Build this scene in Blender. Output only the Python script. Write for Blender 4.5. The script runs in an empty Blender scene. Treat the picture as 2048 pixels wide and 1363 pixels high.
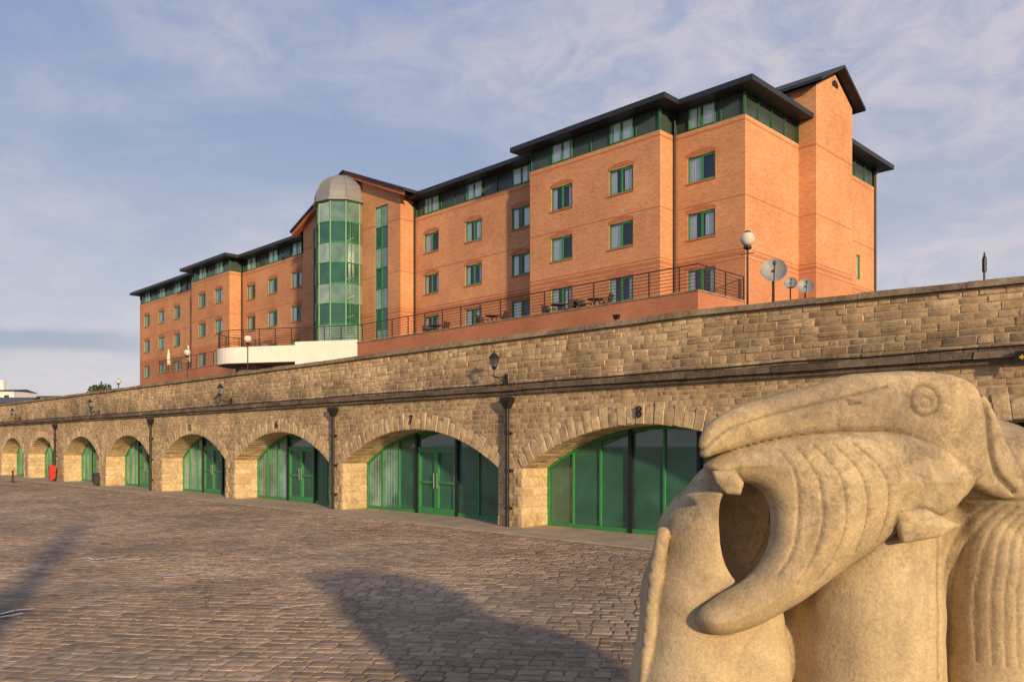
import bpy, math, random
import numpy as np
from mathutils import Vector, Matrix
random.seed(7)
rnd = random.random
def ru(a, b): return a + (b - a) * rnd()
scn = bpy.context.scene
COL = scn.collection
H = 2.2      # eye height above the foot of the viaduct
D = 15.4     # distance (Y) of the viaduct face
OFF = {}
Z = lambda v: H + v

# ------------------------------------------------------------------ mesh helper
class MB:
    def __init__(s): s.v = []; s.f = []
    def quad(s, a, b, c, d):
        n = len(s.v); s.v += [tuple(a), tuple(b), tuple(c), tuple(d)]; s.f.append((n, n+1, n+2, n+3))
    def poly(s, pts):
        n = len(s.v); s.v += [tuple(p) for p in pts]; s.f.append(tuple(range(n, n+len(pts))))
    def box(s, x0, x1, y0, y1, z0, z1):
        n = len(s.v)
        s.v += [(x0,y0,z0),(x1,y0,z0),(x1,y1,z0),(x0,y1,z0),(x0,y0,z1),(x1,y0,z1),(x1,y1,z1),(x0,y1,z1)]
        for f in ((0,3,2,1),(4,5,6,7),(0,1,5,4),(1,2,6,5),(2,3,7,6),(3,0,4,7)):
            s.f.append(tuple(n+i for i in f))
    def frustum(s, c, a0, b0, a1, b1, z0, z1):
        n = len(s.v); x, y = c
        s.v += [(x-a0,y-b0,z0),(x+a0,y-b0,z0),(x+a0,y+b0,z0),(x-a0,y+b0,z0),(x-a1,y-b1,z1),(x+a1,y-b1,z1),(x+a1,y+b1,z1),(x-a1,y+b1,z1)]
        for f in ((0,3,2,1),(4,5,6,7),(0,1,5,4),(1,2,6,5),(2,3,7,6),(3,0,4,7)):
            s.f.append(tuple(n+i for i in f))
    def tube(s, path, r, n=8):
        P = [Vector(p) for p in path]; m = len(P); base = len(s.v)
        for i, p in enumerate(P):
            t = (P[min(i+1, m-1)] - P[max(i-1, 0)])
            if t.length < 1e-9: t = Vector((0,0,1))
            t.normalize()
            up = Vector((0,0,1)) if abs(t.z) < .9 else Vector((1,0,0))
            a = t.cross(up).normalized(); b = a.cross(t)
            rr = r[i] if isinstance(r, (list, tuple)) else r
            for k in range(n):
                q = 2*math.pi*(k+.5)/n
                s.v.append(tuple(p + a*math.cos(q)*rr + b*math.sin(q)*rr))
        for i in range(m-1):
            for k in range(n):
                k2 = (k+1) % n
                s.f.append((base+i*n+k, base+i*n+k2, base+(i+1)*n+k2, base+(i+1)*n+k))
        s.f.append(tuple(base+k for k in range(n)))
        s.f.append(tuple(base+(m-1)*n+k for k in range(n-1, -1, -1)))
    def lathe(s, prof, c=(0,0,0), n=16, a0=0.0):
        base = len(s.v)
        for (r, z) in prof:
            for k in range(n):
                q = a0 + 2*math.pi*k/n
                s.v.append((c[0]+r*math.cos(q), c[1]+r*math.sin(q), c[2]+z))
        for i in range(len(prof)-1):
            for k in range(n):
                k2 = (k+1) % n
                s.f.append((base+i*n+k, base+i*n+k2, base+(i+1)*n+k2, base+(i+1)*n+k))
    def stone(s, p00, p10, p11, p01, nrm, prot, base=-.003, bev=.010):
        p00, p10, p11, p01 = Vector(p00), Vector(p10), Vector(p11), Vector(p01)
        lu = max((p10-p00).length, .05); lv = max((p01-p00).length, .05)
        eu = min(.3, bev*ru(.6,1.7)/lu); ev = min(.3, bev*ru(.6,1.7)/lv)
        n0 = len(s.v); S = (0, eu, ru(.35,.65), 1-min(.3, bev*ru(.6,1.7)/lu), 1); T = (0, ev, ru(.35,.65), 1-min(.3, bev*ru(.6,1.7)/lv), 1)
        tx, tz = ru(-.5,.5), ru(-.5,.5)
        for j, t in enumerate(T):
            for i, u in enumerate(S):
                p = (p00*(1-u)+p10*u)*(1-t) + (p01*(1-u)+p11*u)*t
                if i in (0,4) or j in (0,4): d = base
                else: d = prot*(.75 + tx*(u-.5) + tz*(t-.5) + ru(-.28,.28))
                s.v.append(tuple(p + nrm*d))
        for j in range(4):
            for i in range(4):
                a = n0+j*5+i
                s.f.append((a, a+1, a+6, a+5))
    def build(s, name, mat, parent=None, smooth=False, angle=None):
        off = OFF.get(parent.name, Vector((0,0,0))) if parent else Vector((0,0,0))
        me = bpy.data.meshes.new(name)
        me.from_pydata([(x-off.x, y-off.y, z-off.z) for x, y, z in s.v], [], s.f)
        me.materials.append(mat)
        if smooth:
            me.polygons.foreach_set('use_smooth', [True]*len(me.polygons))
            if angle: me.set_sharp_from_angle(angle=math.radians(angle))
        me.update()
        o = bpy.data.objects.new(name, me); COL.objects.link(o)
        if parent: o.parent = parent
        OFF[o.name] = off
        return o

def tag(o, label=None, cat=None, group=None, kind=None):
    if label: o['label'] = label
    if cat: o['category'] = cat
    if group: o['group'] = group
    if kind: o['kind'] = kind
    return o
def thing(name, label, cat, loc=(0,0,0), rotz=0, group=None, world=False):
    o = bpy.data.objects.new(name, None); COL.objects.link(o)
    o.location = loc; o.rotation_euler = (0,0,rotz); o.empty_display_size = .2
    tag(o, label, cat, group)
    OFF[o.name] = Vector(loc) if world else Vector((0,0,0))
    return o
def dup(o, parent=None, loc=None, rotz=None, label=None):
    kids = list(o.children)
    c = o.copy(); COL.objects.link(c); c.parent = parent
    if loc is not None: c.location = loc
    if rotz is not None: c.rotation_euler = (0,0,rotz)
    if label: c['label'] = label
    for k in kids: dup(k, c)
    return c

# ------------------------------------------------------------------ materials
def nt_new(name):
    m = bpy.data.materials.new(name); m.use_nodes = True
    nt = m.node_tree; b = nt.nodes['Principled BSDF']
    return m, nt, b
def nd(nt, t, **kw):
    n = nt.nodes.new(t)
    for k, v in kw.items(): n.inputs[k].default_value = v
    return n
def ramp(nt, stops):
    r = nt.nodes.new('ShaderNodeValToRGB'); e = r.color_ramp.elements
    while len(e) < len(stops): e.new(.5)
    for i, (p, c) in enumerate(stops):
        e[i].position = p; e[i].color = (*c, 1)
    return r
def L(nt, a, b): nt.links.new(a, b)
def mixc(nt, fac, a, b, mode='MIX'):
    m = nt.nodes.new('ShaderNodeMixRGB'); m.blend_type = mode
    for s, v in ((m.inputs[0], fac), (m.inputs[1], a), (m.inputs[2], b)):
        if hasattr(v, 'is_output'): L(nt, v, s)
        elif isinstance(v, (int, float)): s.default_value = v
        else: s.default_value = (*v, 1)
    return m.outputs[0]
def noise(nt, scale, detail=4, rough=.55, dist=0, vec=None, stretch=None):
    n = nd(nt, 'ShaderNodeTexNoise', Scale=scale, Detail=detail, Roughness=rough, Distortion=dist)
    if vec is None:
        g = nt.nodes.new('ShaderNodeNewGeometry'); vec = g.outputs['Position']
    if stretch:
        mp = nt.nodes.new('ShaderNodeMapping'); mp.inputs['Scale'].default_value = stretch; L(nt, vec, mp.inputs[0]); vec = mp.outputs[0]
    L(nt, vec, n.inputs['Vector'])
    return n.outputs['Fac']
def math_(nt, op, a, b=None, clamp=False):
    m = nt.nodes.new('ShaderNodeMath'); m.operation = op; m.use_clamp = clamp
    for i, v in enumerate((a, b)):
        if v is None: continue
        if hasattr(v, 'is_output'): L(nt, v, m.inputs[i])
        else: m.inputs[i].default_value = v
    return m.outputs[0]
def bump(nt, b, h, strength, dist):
    n = nd(nt, 'ShaderNodeBump', Strength=strength, Distance=dist)
    L(nt, h, n.inputs['Height']); L(nt, n.outputs[0], b.inputs['Normal'])
def simple(name, c, rough=.6, metal=0, var=.25, vs=6, bs=0, bd=.004, spec=.4):
    m, nt, b = nt_new(name)
    f = noise(nt, vs)
    r = ramp(nt, [(.3, tuple(x*(1-var) for x in c)), (.7, tuple(min(1, x*(1+var)) for x in c))])
    L(nt, f, r.inputs[0]); L(nt, r.outputs[0], b.inputs['Base Color'])
    b.inputs['Roughness'].default_value = rough; b.inputs['Metallic'].default_value = metal
    b.inputs['Specular IOR Level'].default_value = spec
    if bs: bump(nt, b, noise(nt, bs, 6), .6, bd)
    return m
def stone_mat(name, cols, stain, stain_amt=.6, bs=22, bd=.02, soot=None, rough=.85, vs=1.6, stretch=None, big=None, bigr=((.68,.66,.65),(1.2,1.19,1.16))):
    m, nt, b = nt_new(name)
    g = nt.nodes.new('ShaderNodeNewGeometry')
    r = ramp(nt, [(i/(len(cols)-1), c) for i, c in enumerate(cols)])
    L(nt, g.outputs['Random Per Island'], r.inputs[0])
    n1 = noise(nt, vs, 6, .68, .3, None, stretch)
    k = ramp(nt, [(.42, (0,0,0)), (.66, (1,1,1))]); L(nt, n1, k.inputs[0])
    c = mixc(nt, math_(nt, 'MULTIPLY', k.outputs[0], stain_amt), r.outputs[0], stain)
    n2 = noise(nt, 9, 6, .7)
    k2 = ramp(nt, [(.25, (.62,.60,.58)), (.75, (1.32,1.32,1.32))]); L(nt, n2, k2.inputs[0])
    c = mixc(nt, 1, c, k2.outputs[0], 'MULTIPLY')
    if big:
        n4 = noise(nt, big, 5, .62); k4 = ramp(nt, [(.32, bigr[0]), (.68, bigr[1])]); L(nt, n4, k4.inputs[0])
        c = mixc(nt, 1, c, k4.outputs[0], 'MULTIPLY')
    if soot:
        sp = nt.nodes.new('ShaderNodeSeparateXYZ'); L(nt, g.outputs['Position'], sp.inputs[0])
        mr = nt.nodes.new('ShaderNodeMapRange'); mr.interpolation_type = 'SMOOTHSTEP'
        L(nt, sp.outputs['Z'], mr.inputs[0]); mr.inputs[1].default_value = soot[1]; mr.inputs[2].default_value = soot[0]
        n3 = noise(nt, .8, 6, .68)
        k3 = ramp(nt, [(.36, (0,0,0)), (.58, (1,1,1))]); L(nt, n3, k3.inputs[0])
        c = mixc(nt, math_(nt, 'MULTIPLY', math_(nt, 'MULTIPLY', mr.outputs[0], k3.outputs[0]), .66), c, (.10,.073,.053))
    L(nt, c, b.inputs['Base Color']); b.inputs['Roughness'].default_value = rough
    b.inputs['Specular IOR Level'].default_value = .2
    bump(nt, b, noise(nt, bs, 8, .7), .9, bd)
    return m

M = {}
M['stone'] = stone_mat('viaduct sandstone', [(.50,.355,.195),(.63,.475,.275),(.69,.53,.325),(.56,.41,.235),(.44,.32,.185),(.65,.475,.285)], (.22,.155,.10), .58, vs=1.1, stretch=(1,1,.55), big=.35, bd=.024)
M['parapet'] = stone_mat('parapet gritstone', [(.50,.355,.205),(.69,.525,.32),(.62,.455,.27),(.43,.31,.185),(.74,.565,.35),(.56,.395,.23)], (.19,.135,.09), .54, soot=(3.75,4.8), vs=1.0, stretch=(1,1,.5), big=.3, bd=.026)
M['ring'] = stone_mat('arch ring stone', [(.58,.43,.25),(.67,.515,.31),(.52,.385,.225)], (.24,.17,.11), .55, bd=.024)
M['core'] = simple('mortar core', (.46,.34,.21), .95, var=.3, bs=30, bd=.01)
M['ledge'] = stone_mat('ledge stone', [(.16,.12,.085),(.23,.175,.125),(.12,.09,.066)], (.055,.044,.034), .7, bd=.035)
M['coping'] = stone_mat('coping stone', [(.30,.225,.15),(.38,.295,.20),(.25,.19,.13)], (.10,.08,.06), .7, bd=.03)
M['sett'] = stone_mat('granite setts', [(.28,.205,.145),(.40,.30,.215),(.49,.375,.275),(.34,.25,.18),(.45,.335,.245),(.24,.18,.132)], (.19,.14,.10), .55, bs=40, bd=.006, rough=.82, vs=.7, big=.22, bigr=((.64,.62,.61),(1.22,1.2,1.17)))
M['sett'].node_tree.nodes['Principled BSDF'].inputs['Specular IOR Level'].default_value = .25
M['joint'] = simple('sett joints', (.26,.195,.135), .95, var=.4, bs=20, bd=.01)
M['pave'] = simple('paving strip', (.44,.34,.24), .85, var=.2, vs=1.5, bs=30, bd=.006)
M['tarmac'] = simple('upper yard', (.12,.115,.11), .9, vs=2)
M['black'] = simple('black cast iron', (.022,.021,.021), .45, .3, vs=8)
M['rail'] = simple('bronze rail paint', (.06,.04,.032), .5, .2)
M['green'] = simple('green door paint', (.04,.23,.07), .4, var=.12)
M['hgreen'] = simple('green window paint', (.04,.21,.07), .4, var=.1)
M['bgreen'] = simple('dull green mullion paint', (.03,.13,.05), .5, var=.1)
M['slate'] = simple('dark roof slate', (.025,.028,.036), .6, var=.3, vs=2)
M['fascia'] = simple('dark fascia', (.022,.025,.034), .45)
M['white'] = simple('cream render', (.80,.75,.67), .8, var=.05, vs=1)
M['lead'] = simple('lead dome sheet', (.25,.25,.25), .5, .25, var=.07, vs=.8)
M['curtain'] = simple('white curtain', (.86,.88,.88), .9, var=.05)
M['dark'] = simple('dark room', (.04,.048,.048), .9)
M['bandglass'] = simple('dark band panels', (.05,.068,.06), .22, var=.3, vs=.5, spec=.5)
M['rattan'] = simple('dark rattan', (.05,.038,.03), .7)
M['redplastic'] = simple('red bin plastic', (.50,.035,.025), .45, var=.1)
M['greyplastic'] = simple('black bin plastic', (.035,.036,.038), .5)
M['dish'] = simple('grey dish paint', (.26,.26,.27), .5, var=.1)
M['globe'] = simple('opal lamp globe', (.62,.55,.47), .12, var=.15)
M['canvas'] = simple('parasol canvas', (.68,.62,.54), .9, var=.08)
M['paint'] = simple('worn white line paint', (.72,.70,.66), .8, var=.25, vs=20)
M['yellow'] = simple('yellow sign paint', (.60,.38,.05), .5)
M['farwhite'] = simple('far white wall', (.72,.70,.68), .8, var=.05)
M['farwall'] = simple('far stone wall', (.36,.32,.28), .9)
M['farslate'] = simple('far slate roof', (.10,.10,.115), .7)
M['leaf'] = simple('tree leaves', (.05,.075,.03), .8, var=.5, vs=3)
M['bark'] = simple('tree bark', (.08,.06,.045), .9)
M['lintel'] = simple('red brick arch', (.44,.16,.08), .85, var=.2, vs=9)
M['barge'] = simple('red brick verge', (.40,.13,.065), .8)
def island(name, stops, rough=.06, spec=.8):
    m, nt, b = nt_new(name)
    g = nt.nodes.new('ShaderNodeNewGeometry'); r = ramp(nt, stops); L(nt, g.outputs['Random Per Island'], r.inputs[0])
    n = noise(nt, 1.1, 2, .4, .6); k = ramp(nt, [(.3, (.72,.72,.72)), (.7, (1.25,1.25,1.25))]); L(nt, n, k.inputs[0])
    L(nt, mixc(nt, 1, r.outputs[0], k.outputs[0], 'MULTIPLY'), b.inputs['Base Color'])
    b.inputs['Roughness'].default_value = rough; b.inputs['Specular IOR Level'].default_value = spec
    return m
M['palegl'] = island('pale bay glazing', [(0,(.05,.12,.11)),(.35,(.13,.23,.21)),(.65,(.34,.43,.39)),(1,(.58,.65,.58))], .04, 1.0)
M['greengl'] = island('green spandrel glazing', [(0,(.012,.065,.045)),(.5,(.025,.11,.075)),(1,(.045,.16,.115))], .04, .9)
M['darkgl'] = island('dark arch glass', [(0,(.010,.055,.036)),(.4,(.022,.105,.07)),(.75,(.05,.165,.12)),(1,(.09,.23,.175))], .03, .9)
def blinds():
    m, nt, b = nt_new('teal blinds behind glass')
    g = nt.nodes.new('ShaderNodeNewGeometry'); sp = nt.nodes.new('ShaderNodeSeparateXYZ'); L(nt, g.outputs['Position'], sp.inputs[0])
    w = math_(nt, 'SINE', math_(nt, 'MULTIPLY', sp.outputs['X'], 42.0))
    n = noise(nt, .9, 3)
    f = math_(nt, 'ADD', math_(nt, 'MULTIPLY', w, .10), n, True)
    r = ramp(nt, [(.3, (.04,.13,.10)), (.5, (.18,.36,.30)), (.75, (.38,.56,.48))]); L(nt, f, r.inputs[0])
    L(nt, r.outputs[0], b.inputs['Base Color']); b.inputs['Roughness'].default_value = .08
    return m
M['blinds'] = blinds()
def glass():
    m, nt, b = nt_new('window glass'); out = nt.nodes['Material Output']
    t = nd(nt, 'ShaderNodeBsdfTransparent', Color=(.92,.98,.98,1)); g = nd(nt, 'ShaderNodeBsdfGlossy', Color=(.9,.95,1,1), Roughness=.02)
    lw = nd(nt, 'ShaderNodeLayerWeight', Blend=.3)
    x = nt.nodes.new('ShaderNodeMixShader')
    L(nt, math_(nt, 'ADD', math_(nt, 'MULTIPLY', lw.outputs['Fresnel'], .8), .06, True), x.inputs[0]); L(nt, t.outputs[0], x.inputs[1]); L(nt, g.outputs[0], x.inputs[2])
    L(nt, x.outputs[0], out.inputs[0])
    return m
M['glass'] = glass()
def brick_mat(name, c1, c2, mort, bands=True):
    m, nt, b = nt_new(name)
    g = nt.nodes.new('ShaderNodeNewGeometry'); sp = nt.nodes.new('ShaderNodeSeparateXYZ'); L(nt, g.outputs['Position'], sp.inputs[0])
    cb = nt.nodes.new('ShaderNodeCombineXYZ')
    L(nt, math_(nt, 'ADD', sp.outputs['X'], sp.outputs['Y']), cb.inputs[0]); L(nt, sp.outputs['Z'], cb.inputs[1])
    br = nt.nodes.new('ShaderNodeTexBrick')
    for k, v in (('Color1', (*c1,1)), ('Color2', (*c2,1)), ('Mortar', (*mort,1)), ('Scale', 1.0), ('Mortar Size', .009), ('Brick Width', .235), ('Row Height', .078), ('Bias', -.1)):
        br.inputs[k].default_value = v
    L(nt, cb.outputs[0], br.inputs['Vector'])
    n1 = noise(nt, .3, 6, .62); r1 = ramp(nt, [(.3, (.80,.77,.76)), (.7, (1.12,1.13,1.14))]); L(nt, n1, r1.inputs[0])
    c = mixc(nt, 1, br.outputs['Color'], r1.outputs[0], 'MULTIPLY')
    if bands:
        zz = sp.outputs['Z']
        def bandf(z0, z1):
            a = math_(nt, 'GREATER_THAN', zz, z0); bb = math_(nt, 'LESS_THAN', zz, z1); return math_(nt, 'MULTIPLY', a, bb)
        tot = bandf(Z(8.62), Z(8.72))
        for z0, z1 in ((8.80,8.98),(9.06,9.14),(11.55,11.62),(15.02,15.12)): tot = math_(nt, 'ADD', tot, bandf(Z(z0), Z(z1)), True)
        c = mixc(nt, math_(nt, 'MULTIPLY', tot, .6), c, (.35,.115,.06))
        low = math_(nt, 'LESS_THAN', zz, Z(8.62))
        c = mixc(nt, math_(nt, 'MULTIPLY', low, .4), c, (.40,.15,.08))
    L(nt, c, b.inputs['Base Color']); b.inputs['Roughness'].default_value = .88; b.inputs['Specular IOR Level'].default_value = .15
    bump(nt, b, br.outputs['Fac'], -.5, .008)
    return m
M['brick'] = brick_mat('orange hotel brick', (.65,.295,.135), (.51,.20,.09), (.60,.385,.24))
M['tbrick'] = brick_mat('red terrace brick', (.50,.175,.09), (.41,.135,.07), (.46,.27,.18), False)
def sculpt_mat():
    m, nt, b = nt_new('weathered carved sandstone')
    g = nt.nodes.new('ShaderNodeNewGeometry'); pos = g.outputs['Position']
    n1 = noise(nt, 2.2, 6, .65, .4); r1 = ramp(nt, [(.3, (.41,.305,.175)), (.5, (.54,.415,.25)), (.7, (.63,.495,.305))]); L(nt, n1, r1.inputs[0])
    sz = nt.nodes.new('ShaderNodeSeparateXYZ'); L(nt, pos, sz.inputs[0])
    hi = nt.nodes.new('ShaderNodeMapRange'); hi.interpolation_type = 'SMOOTHSTEP'; L(nt, sz.outputs['Z'], hi.inputs[0]); hi.inputs[1].default_value = 1.3; hi.inputs[2].default_value = 2.1
    hi.inputs[3].default_value = .22
    n2 = noise(nt, 1.9, 11, .76, .6); r2 = ramp(nt, [(.38, (0,0,0)), (.58, (1,1,1))]); L(nt, n2, r2.inputs[0])
    f = math_(nt, 'MULTIPLY', math_(nt, 'MULTIPLY', r2.outputs[0], hi.outputs[0]), .80)
    c = mixc(nt, f, r1.outputs[0], (.235,.19,.14))
    n3 = noise(nt, 6, 10, .80, .4); r3 = ramp(nt, [(.50, (0,0,0)), (.62, (1,1,1))]); L(nt, n3, r3.inputs[0])
    c = mixc(nt, math_(nt, 'MULTIPLY', math_(nt, 'MULTIPLY', r3.outputs[0], hi.outputs[0]), .5), c, (.125,.10,.076))
    n6 = noise(nt, 2.4, 7, .7, .8, None, (1,1,.3)); r6 = ramp(nt, [(.54, (0,0,0)), (.66, (1,1,1))]); L(nt, n6, r6.inputs[0])
    c = mixc(nt, math_(nt, 'MULTIPLY', r6.outputs[0], .32), c, (.18,.14,.095))
    n4 = noise(nt, 60, 4, .7); r4 = ramp(nt, [(.3, (.78,.78,.78)), (.7, (1.17,1.17,1.17))]); L(nt, n4, r4.inputs[0])
    c = mixc(nt, 1, c, r4.outputs[0], 'MULTIPLY')
    n5 = noise(nt, 130, 2, .6); r5 = ramp(nt, [(.67, (0,0,0)), (.72, (1,1,1))]); L(nt, n5, r5.inputs[0])
    c = mixc(nt, math_(nt, 'MULTIPLY', r5.outputs[0], .4), c, (.13,.10,.07))
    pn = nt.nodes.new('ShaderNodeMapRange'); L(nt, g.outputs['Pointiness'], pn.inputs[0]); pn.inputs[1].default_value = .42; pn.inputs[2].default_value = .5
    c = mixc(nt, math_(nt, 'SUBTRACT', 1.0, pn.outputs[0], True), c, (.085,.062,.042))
    L(nt, c, b.inputs['Base Color']); b.inputs['Roughness'].default_value = .9; b.inputs['Specular IOR Level'].default_value = .15
    h = math_(nt, 'ADD', noise(nt, 14, 8, .66), math_(nt, 'MULTIPLY', noise(nt, 90, 5, .7), .4))
    bump(nt, b, h, .6, .014)
    return m
M['sculpt'] = sculpt_mat()

# ------------------------------------------------------------------ world, sun, camera
SUNH = Vector((2.6, -1.0)).normalized(); EL = math.radians(12.5)
def world():
    w = bpy.data.worlds.new('World'); scn.world = w; w.use_nodes = True; nt = w.node_tree
    nt.nodes.clear(); out = nt.nodes.new('ShaderNodeOutputWorld')
    sky = nt.nodes.new('ShaderNodeTexSky'); sky.sky_type = 'NISHITA'; sky.sun_disc = False
    sky.sun_elevation = EL; sky.sun_rotation = math.atan2(SUNH.x, SUNH.y)
    b1 = nd(nt, 'ShaderNodeBackground', Strength=.13); L(nt, sky.outputs[0], b1.inputs[0])
    tc = nt.nodes.new('ShaderNodeTexCoord'); d = tc.outputs['Generated']
    sp = nt.nodes.new('ShaderNodeSeparateXYZ'); L(nt, d, sp.inputs[0])
    base = ramp(nt, [(0.0, (.62,.60,.63)), (.08, (.54,.54,.61)), (.22, (.40,.45,.58)), (.45, (.22,.32,.54)), (1, (.16,.25,.48))])
    L(nt, sp.outputs['Z'], base.inputs[0])
    zz = math_(nt, 'ADD', math_(nt, 'MAXIMUM', sp.outputs['Z'], 0.0), .22)
    cb = nt.nodes.new('ShaderNodeCombineXYZ')
    L(nt, math_(nt, 'DIVIDE', sp.outputs['X'], zz), cb.inputs[0]); L(nt, math_(nt, 'DIVIDE', sp.outputs['Y'], zz), cb.inputs[1])
    mp = nt.nodes.new('ShaderNodeMapping'); L(nt, cb.outputs[0], mp.inputs[0]); mp.inputs['Rotation'].default_value = (0,0,math.radians(-38)); mp.inputs['Scale'].default_value = (.68,1.2,1); mp.inputs['Location'].default_value = (2.3,.9,0)
    n1 = noise(nt, 1.0, 8, .56, .6, mp.outputs[0])
    sidev = math_(nt, 'MULTIPLY', math_(nt, 'ADD', sp.outputs['X'], sp.outputs['Y']), .7071)
    side = math_(nt, 'MULTIPLY', sidev, .15)
    r1 = ramp(nt, [(.38, (0,0,0)), (.62, (1,1,1))]); L(nt, math_(nt, 'ADD', n1, side), r1.inputs[0])
    n2 = noise(nt, 8.0, 8, .62, .7, cb.outputs[0])
    r2 = ramp(nt, [(.36, (.45,.45,.45)), (.60, (1,1,1))]); L(nt, n2, r2.inputs[0])
    f = math_(nt, 'MULTIPLY', math_(nt, 'MULTIPLY', r1.outputs[0], r2.outputs[0]), .85)
    c = mixc(nt, f, base.outputs[0], (.67,.61,.655))
    nb = noise(nt, 6.0, 4, .5, 0, d)
    zb_ = math_(nt, 'ADD', sp.outputs['Z'], math_(nt, 'MULTIPLY', math_(nt, 'SUBTRACT', nb, .5), .035))
    dz = math_(nt, 'ABSOLUTE', math_(nt, 'SUBTRACT', zb_, .108))
    m1 = nt.nodes.new('ShaderNodeMapRange'); m1.interpolation_type = 'SMOOTHSTEP'; L(nt, dz, m1.inputs[0]); m1.inputs[1].default_value = .018; m1.inputs[2].default_value = .004
    m2 = nt.nodes.new('ShaderNodeMapRange'); m2.interpolation_type = 'SMOOTHSTEP'; L(nt, sidev, m2.inputs[0]); m2.inputs[1].default_value = -.34; m2.inputs[2].default_value = -.48
    c = mixc(nt, math_(nt, 'MULTIPLY', math_(nt, 'MULTIPLY', m1.outputs[0], m2.outputs[0]), .7), c, (.28,.335,.455))
    b2 = nd(nt, 'ShaderNodeBackground', Strength=1.04); L(nt, c, b2.inputs[0])
    x = nt.nodes.new('ShaderNodeMixShader'); x.inputs[0].default_value = .88
    L(nt, b1.outputs[0], x.inputs[1]); L(nt, b2.outputs[0], x.inputs[2]); L(nt, x.outputs[0], out.inputs[0])
world()
sl = bpy.data.lights.new('sun', 'SUN'); sl.energy = 5.0; sl.angle = math.radians(2.0); sl.color = (1.0, .74, .43)
so = bpy.data.objects.new('sun', sl); COL.objects.link(so)
dv = Vector((-SUNH.x*math.cos(EL), -SUNH.y*math.cos(EL), -math.sin(EL)))
so.rotation_euler = dv.to_track_quat('-Z', 'Y').to_euler(); so.location = (30,-15,20)
cd = bpy.data.cameras.new('camera'); cam = bpy.data.objects.new('camera', cd); COL.objects.link(cam)
cam.location = (0,0,H); cam.rotation_euler = (math.radians(90), 0, math.radians(45))
cd.sensor_width = 36; cd.lens = 36*1625/2048; cd.shift_y = .1013; cd.clip_end = 3000; cd.clip_start = .1
scn.camera = cam
scn.view_settings.view_transform = 'Standard'; scn.view_settings.look = 'None'; scn.view_settings.exposure = 0

# ------------------------------------------------------------------ ground
mb = MB(); mb.quad((-700,-700,-.014),(700,-700,-.014),(700,700,-.014),(-700,700,-.014))
tag(mb.build('ground', M['joint']), kind='structure')
mb = MB()
mb.box(-110, 40, 14.15, 16.75, -.06, .012)
tag(mb.build('pavement', M['pave']), kind='structure')
def setts():
    mb = MB(); ang = math.radians(37); ex = (math.cos(ang), math.sin(ang)); ey = (-math.sin(ang), math.cos(ang))
    v = -40.0
    while v < 90:
        dep = ru(.145,.22); u = -90 + rnd()*.4
        while u < 60:
            ln = ru(.13,.33)
            cu, cv = u+ln/2, v+dep/2
            wob = .05*math.sin(cu*.55+cv*.2)+.03*math.sin(cu*1.7)
            x = cu*ex[0]+cv*ey[0]; y = cu*ex[1]+cv*ey[1]
            w = (-x+y)*.7071; r = (x+y)*.7071
            if 5 < w < 56 and -.76*w-.5 < r < .66*w+.5 and y < 14.04:
                g = .004; hh = ru(-.004,.003)+.009*math.sin(cu*.9)*math.sin(cv*.7); n = len(mb.v)
                if rnd() < .04: hh -= .008
                a0, a1, b0, b1 = u+g+ru(0,.008), u+ln-g-ru(0,.008), v+g+ru(0,.007)+wob, v+dep-g-ru(0,.007)+wob
                def P(a, b, z): mb.v.append((a*ex[0]+b*ey[0], a*ex[1]+b*ey[1], z))
                for (a, b) in ((a0,b0),(a1,b0),(a1,b1),(a0,b1)): P(a, b, -.03)
                j = .018; i = .022
                for (a, b) in ((a0+j*rnd(),b0+j*rnd()),(a1-j*rnd(),b0+j*rnd()),(a1-j*rnd(),b1-j*rnd()),(a0+j*rnd(),b1-j*rnd())): P(a, b, hh-.0035)
                for (a, b) in ((a0+i,b0+i),(a1-i,b0+i),(a1-i,b1-i),(a0+i,b1-i)): P(a, b, hh+ru(-.002,.002))
                P((a0+a1)/2, (b0+b1)/2, hh+.0003)
                for k in range(4):
                    k2 = (k+1) % 4
                    mb.f.append((n+k, n+k2, n+4+k2, n+4+k)); mb.f.append((n+4+k, n+4+k2, n+8+k2, n+8+k)); mb.f.append((n+8+k, n+8+k2, n+12))
            u += ln
        v += dep
    print('SETTS', len(mb.v)//13)
    return tag(mb.build('cobbled_yard', M['sett'], smooth=True, angle=45), kind='structure')
setts()
mb = MB(); mb.quad((-160,15.9,4.2),(60,15.9,4.2),(60,160,4.2),(-160,160,4.2))
tag(mb.build('upper_ground', M['tarmac']), kind='structure')
def ground_pt(px, py):
    a = (px-1024)/1625; w = H/((py-889)/1625)
    return (.7071*(a-1)*w, .7071*(a+1)*w)
for pts in ([(560,1218),(600,1213),(650,1209)], [(150,1120),(175,1116),(190,1121),(210,1117),(232,1116)], [(0,1230),(30,1222),(70,1219)], [(0,1236),(25,1232),(45,1228)], [(60,1087),(110,1085),(180,1082)], [(325,1153),(370,1149),(400,1146)]):
    mb = MB(); G = [ground_pt(*p) for p in pts]
    for i in range(len(G)-1):
        (x0,y0),(x1,y1) = G[i], G[i+1]; t = Vector((x1-x0, y1-y0)).normalized(); q = Vector((-t.y, t.x))*.03
        mb.quad((x0-q.x,y0-q.y,.02),(x1-q.x,y1-q.y,.02),(x1+q.x,y1+q.y,.02),(x0+q.x,y0+q.y,.02))
    tag(mb.build('painted_marking', M['paint']), kind='structure')

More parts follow.
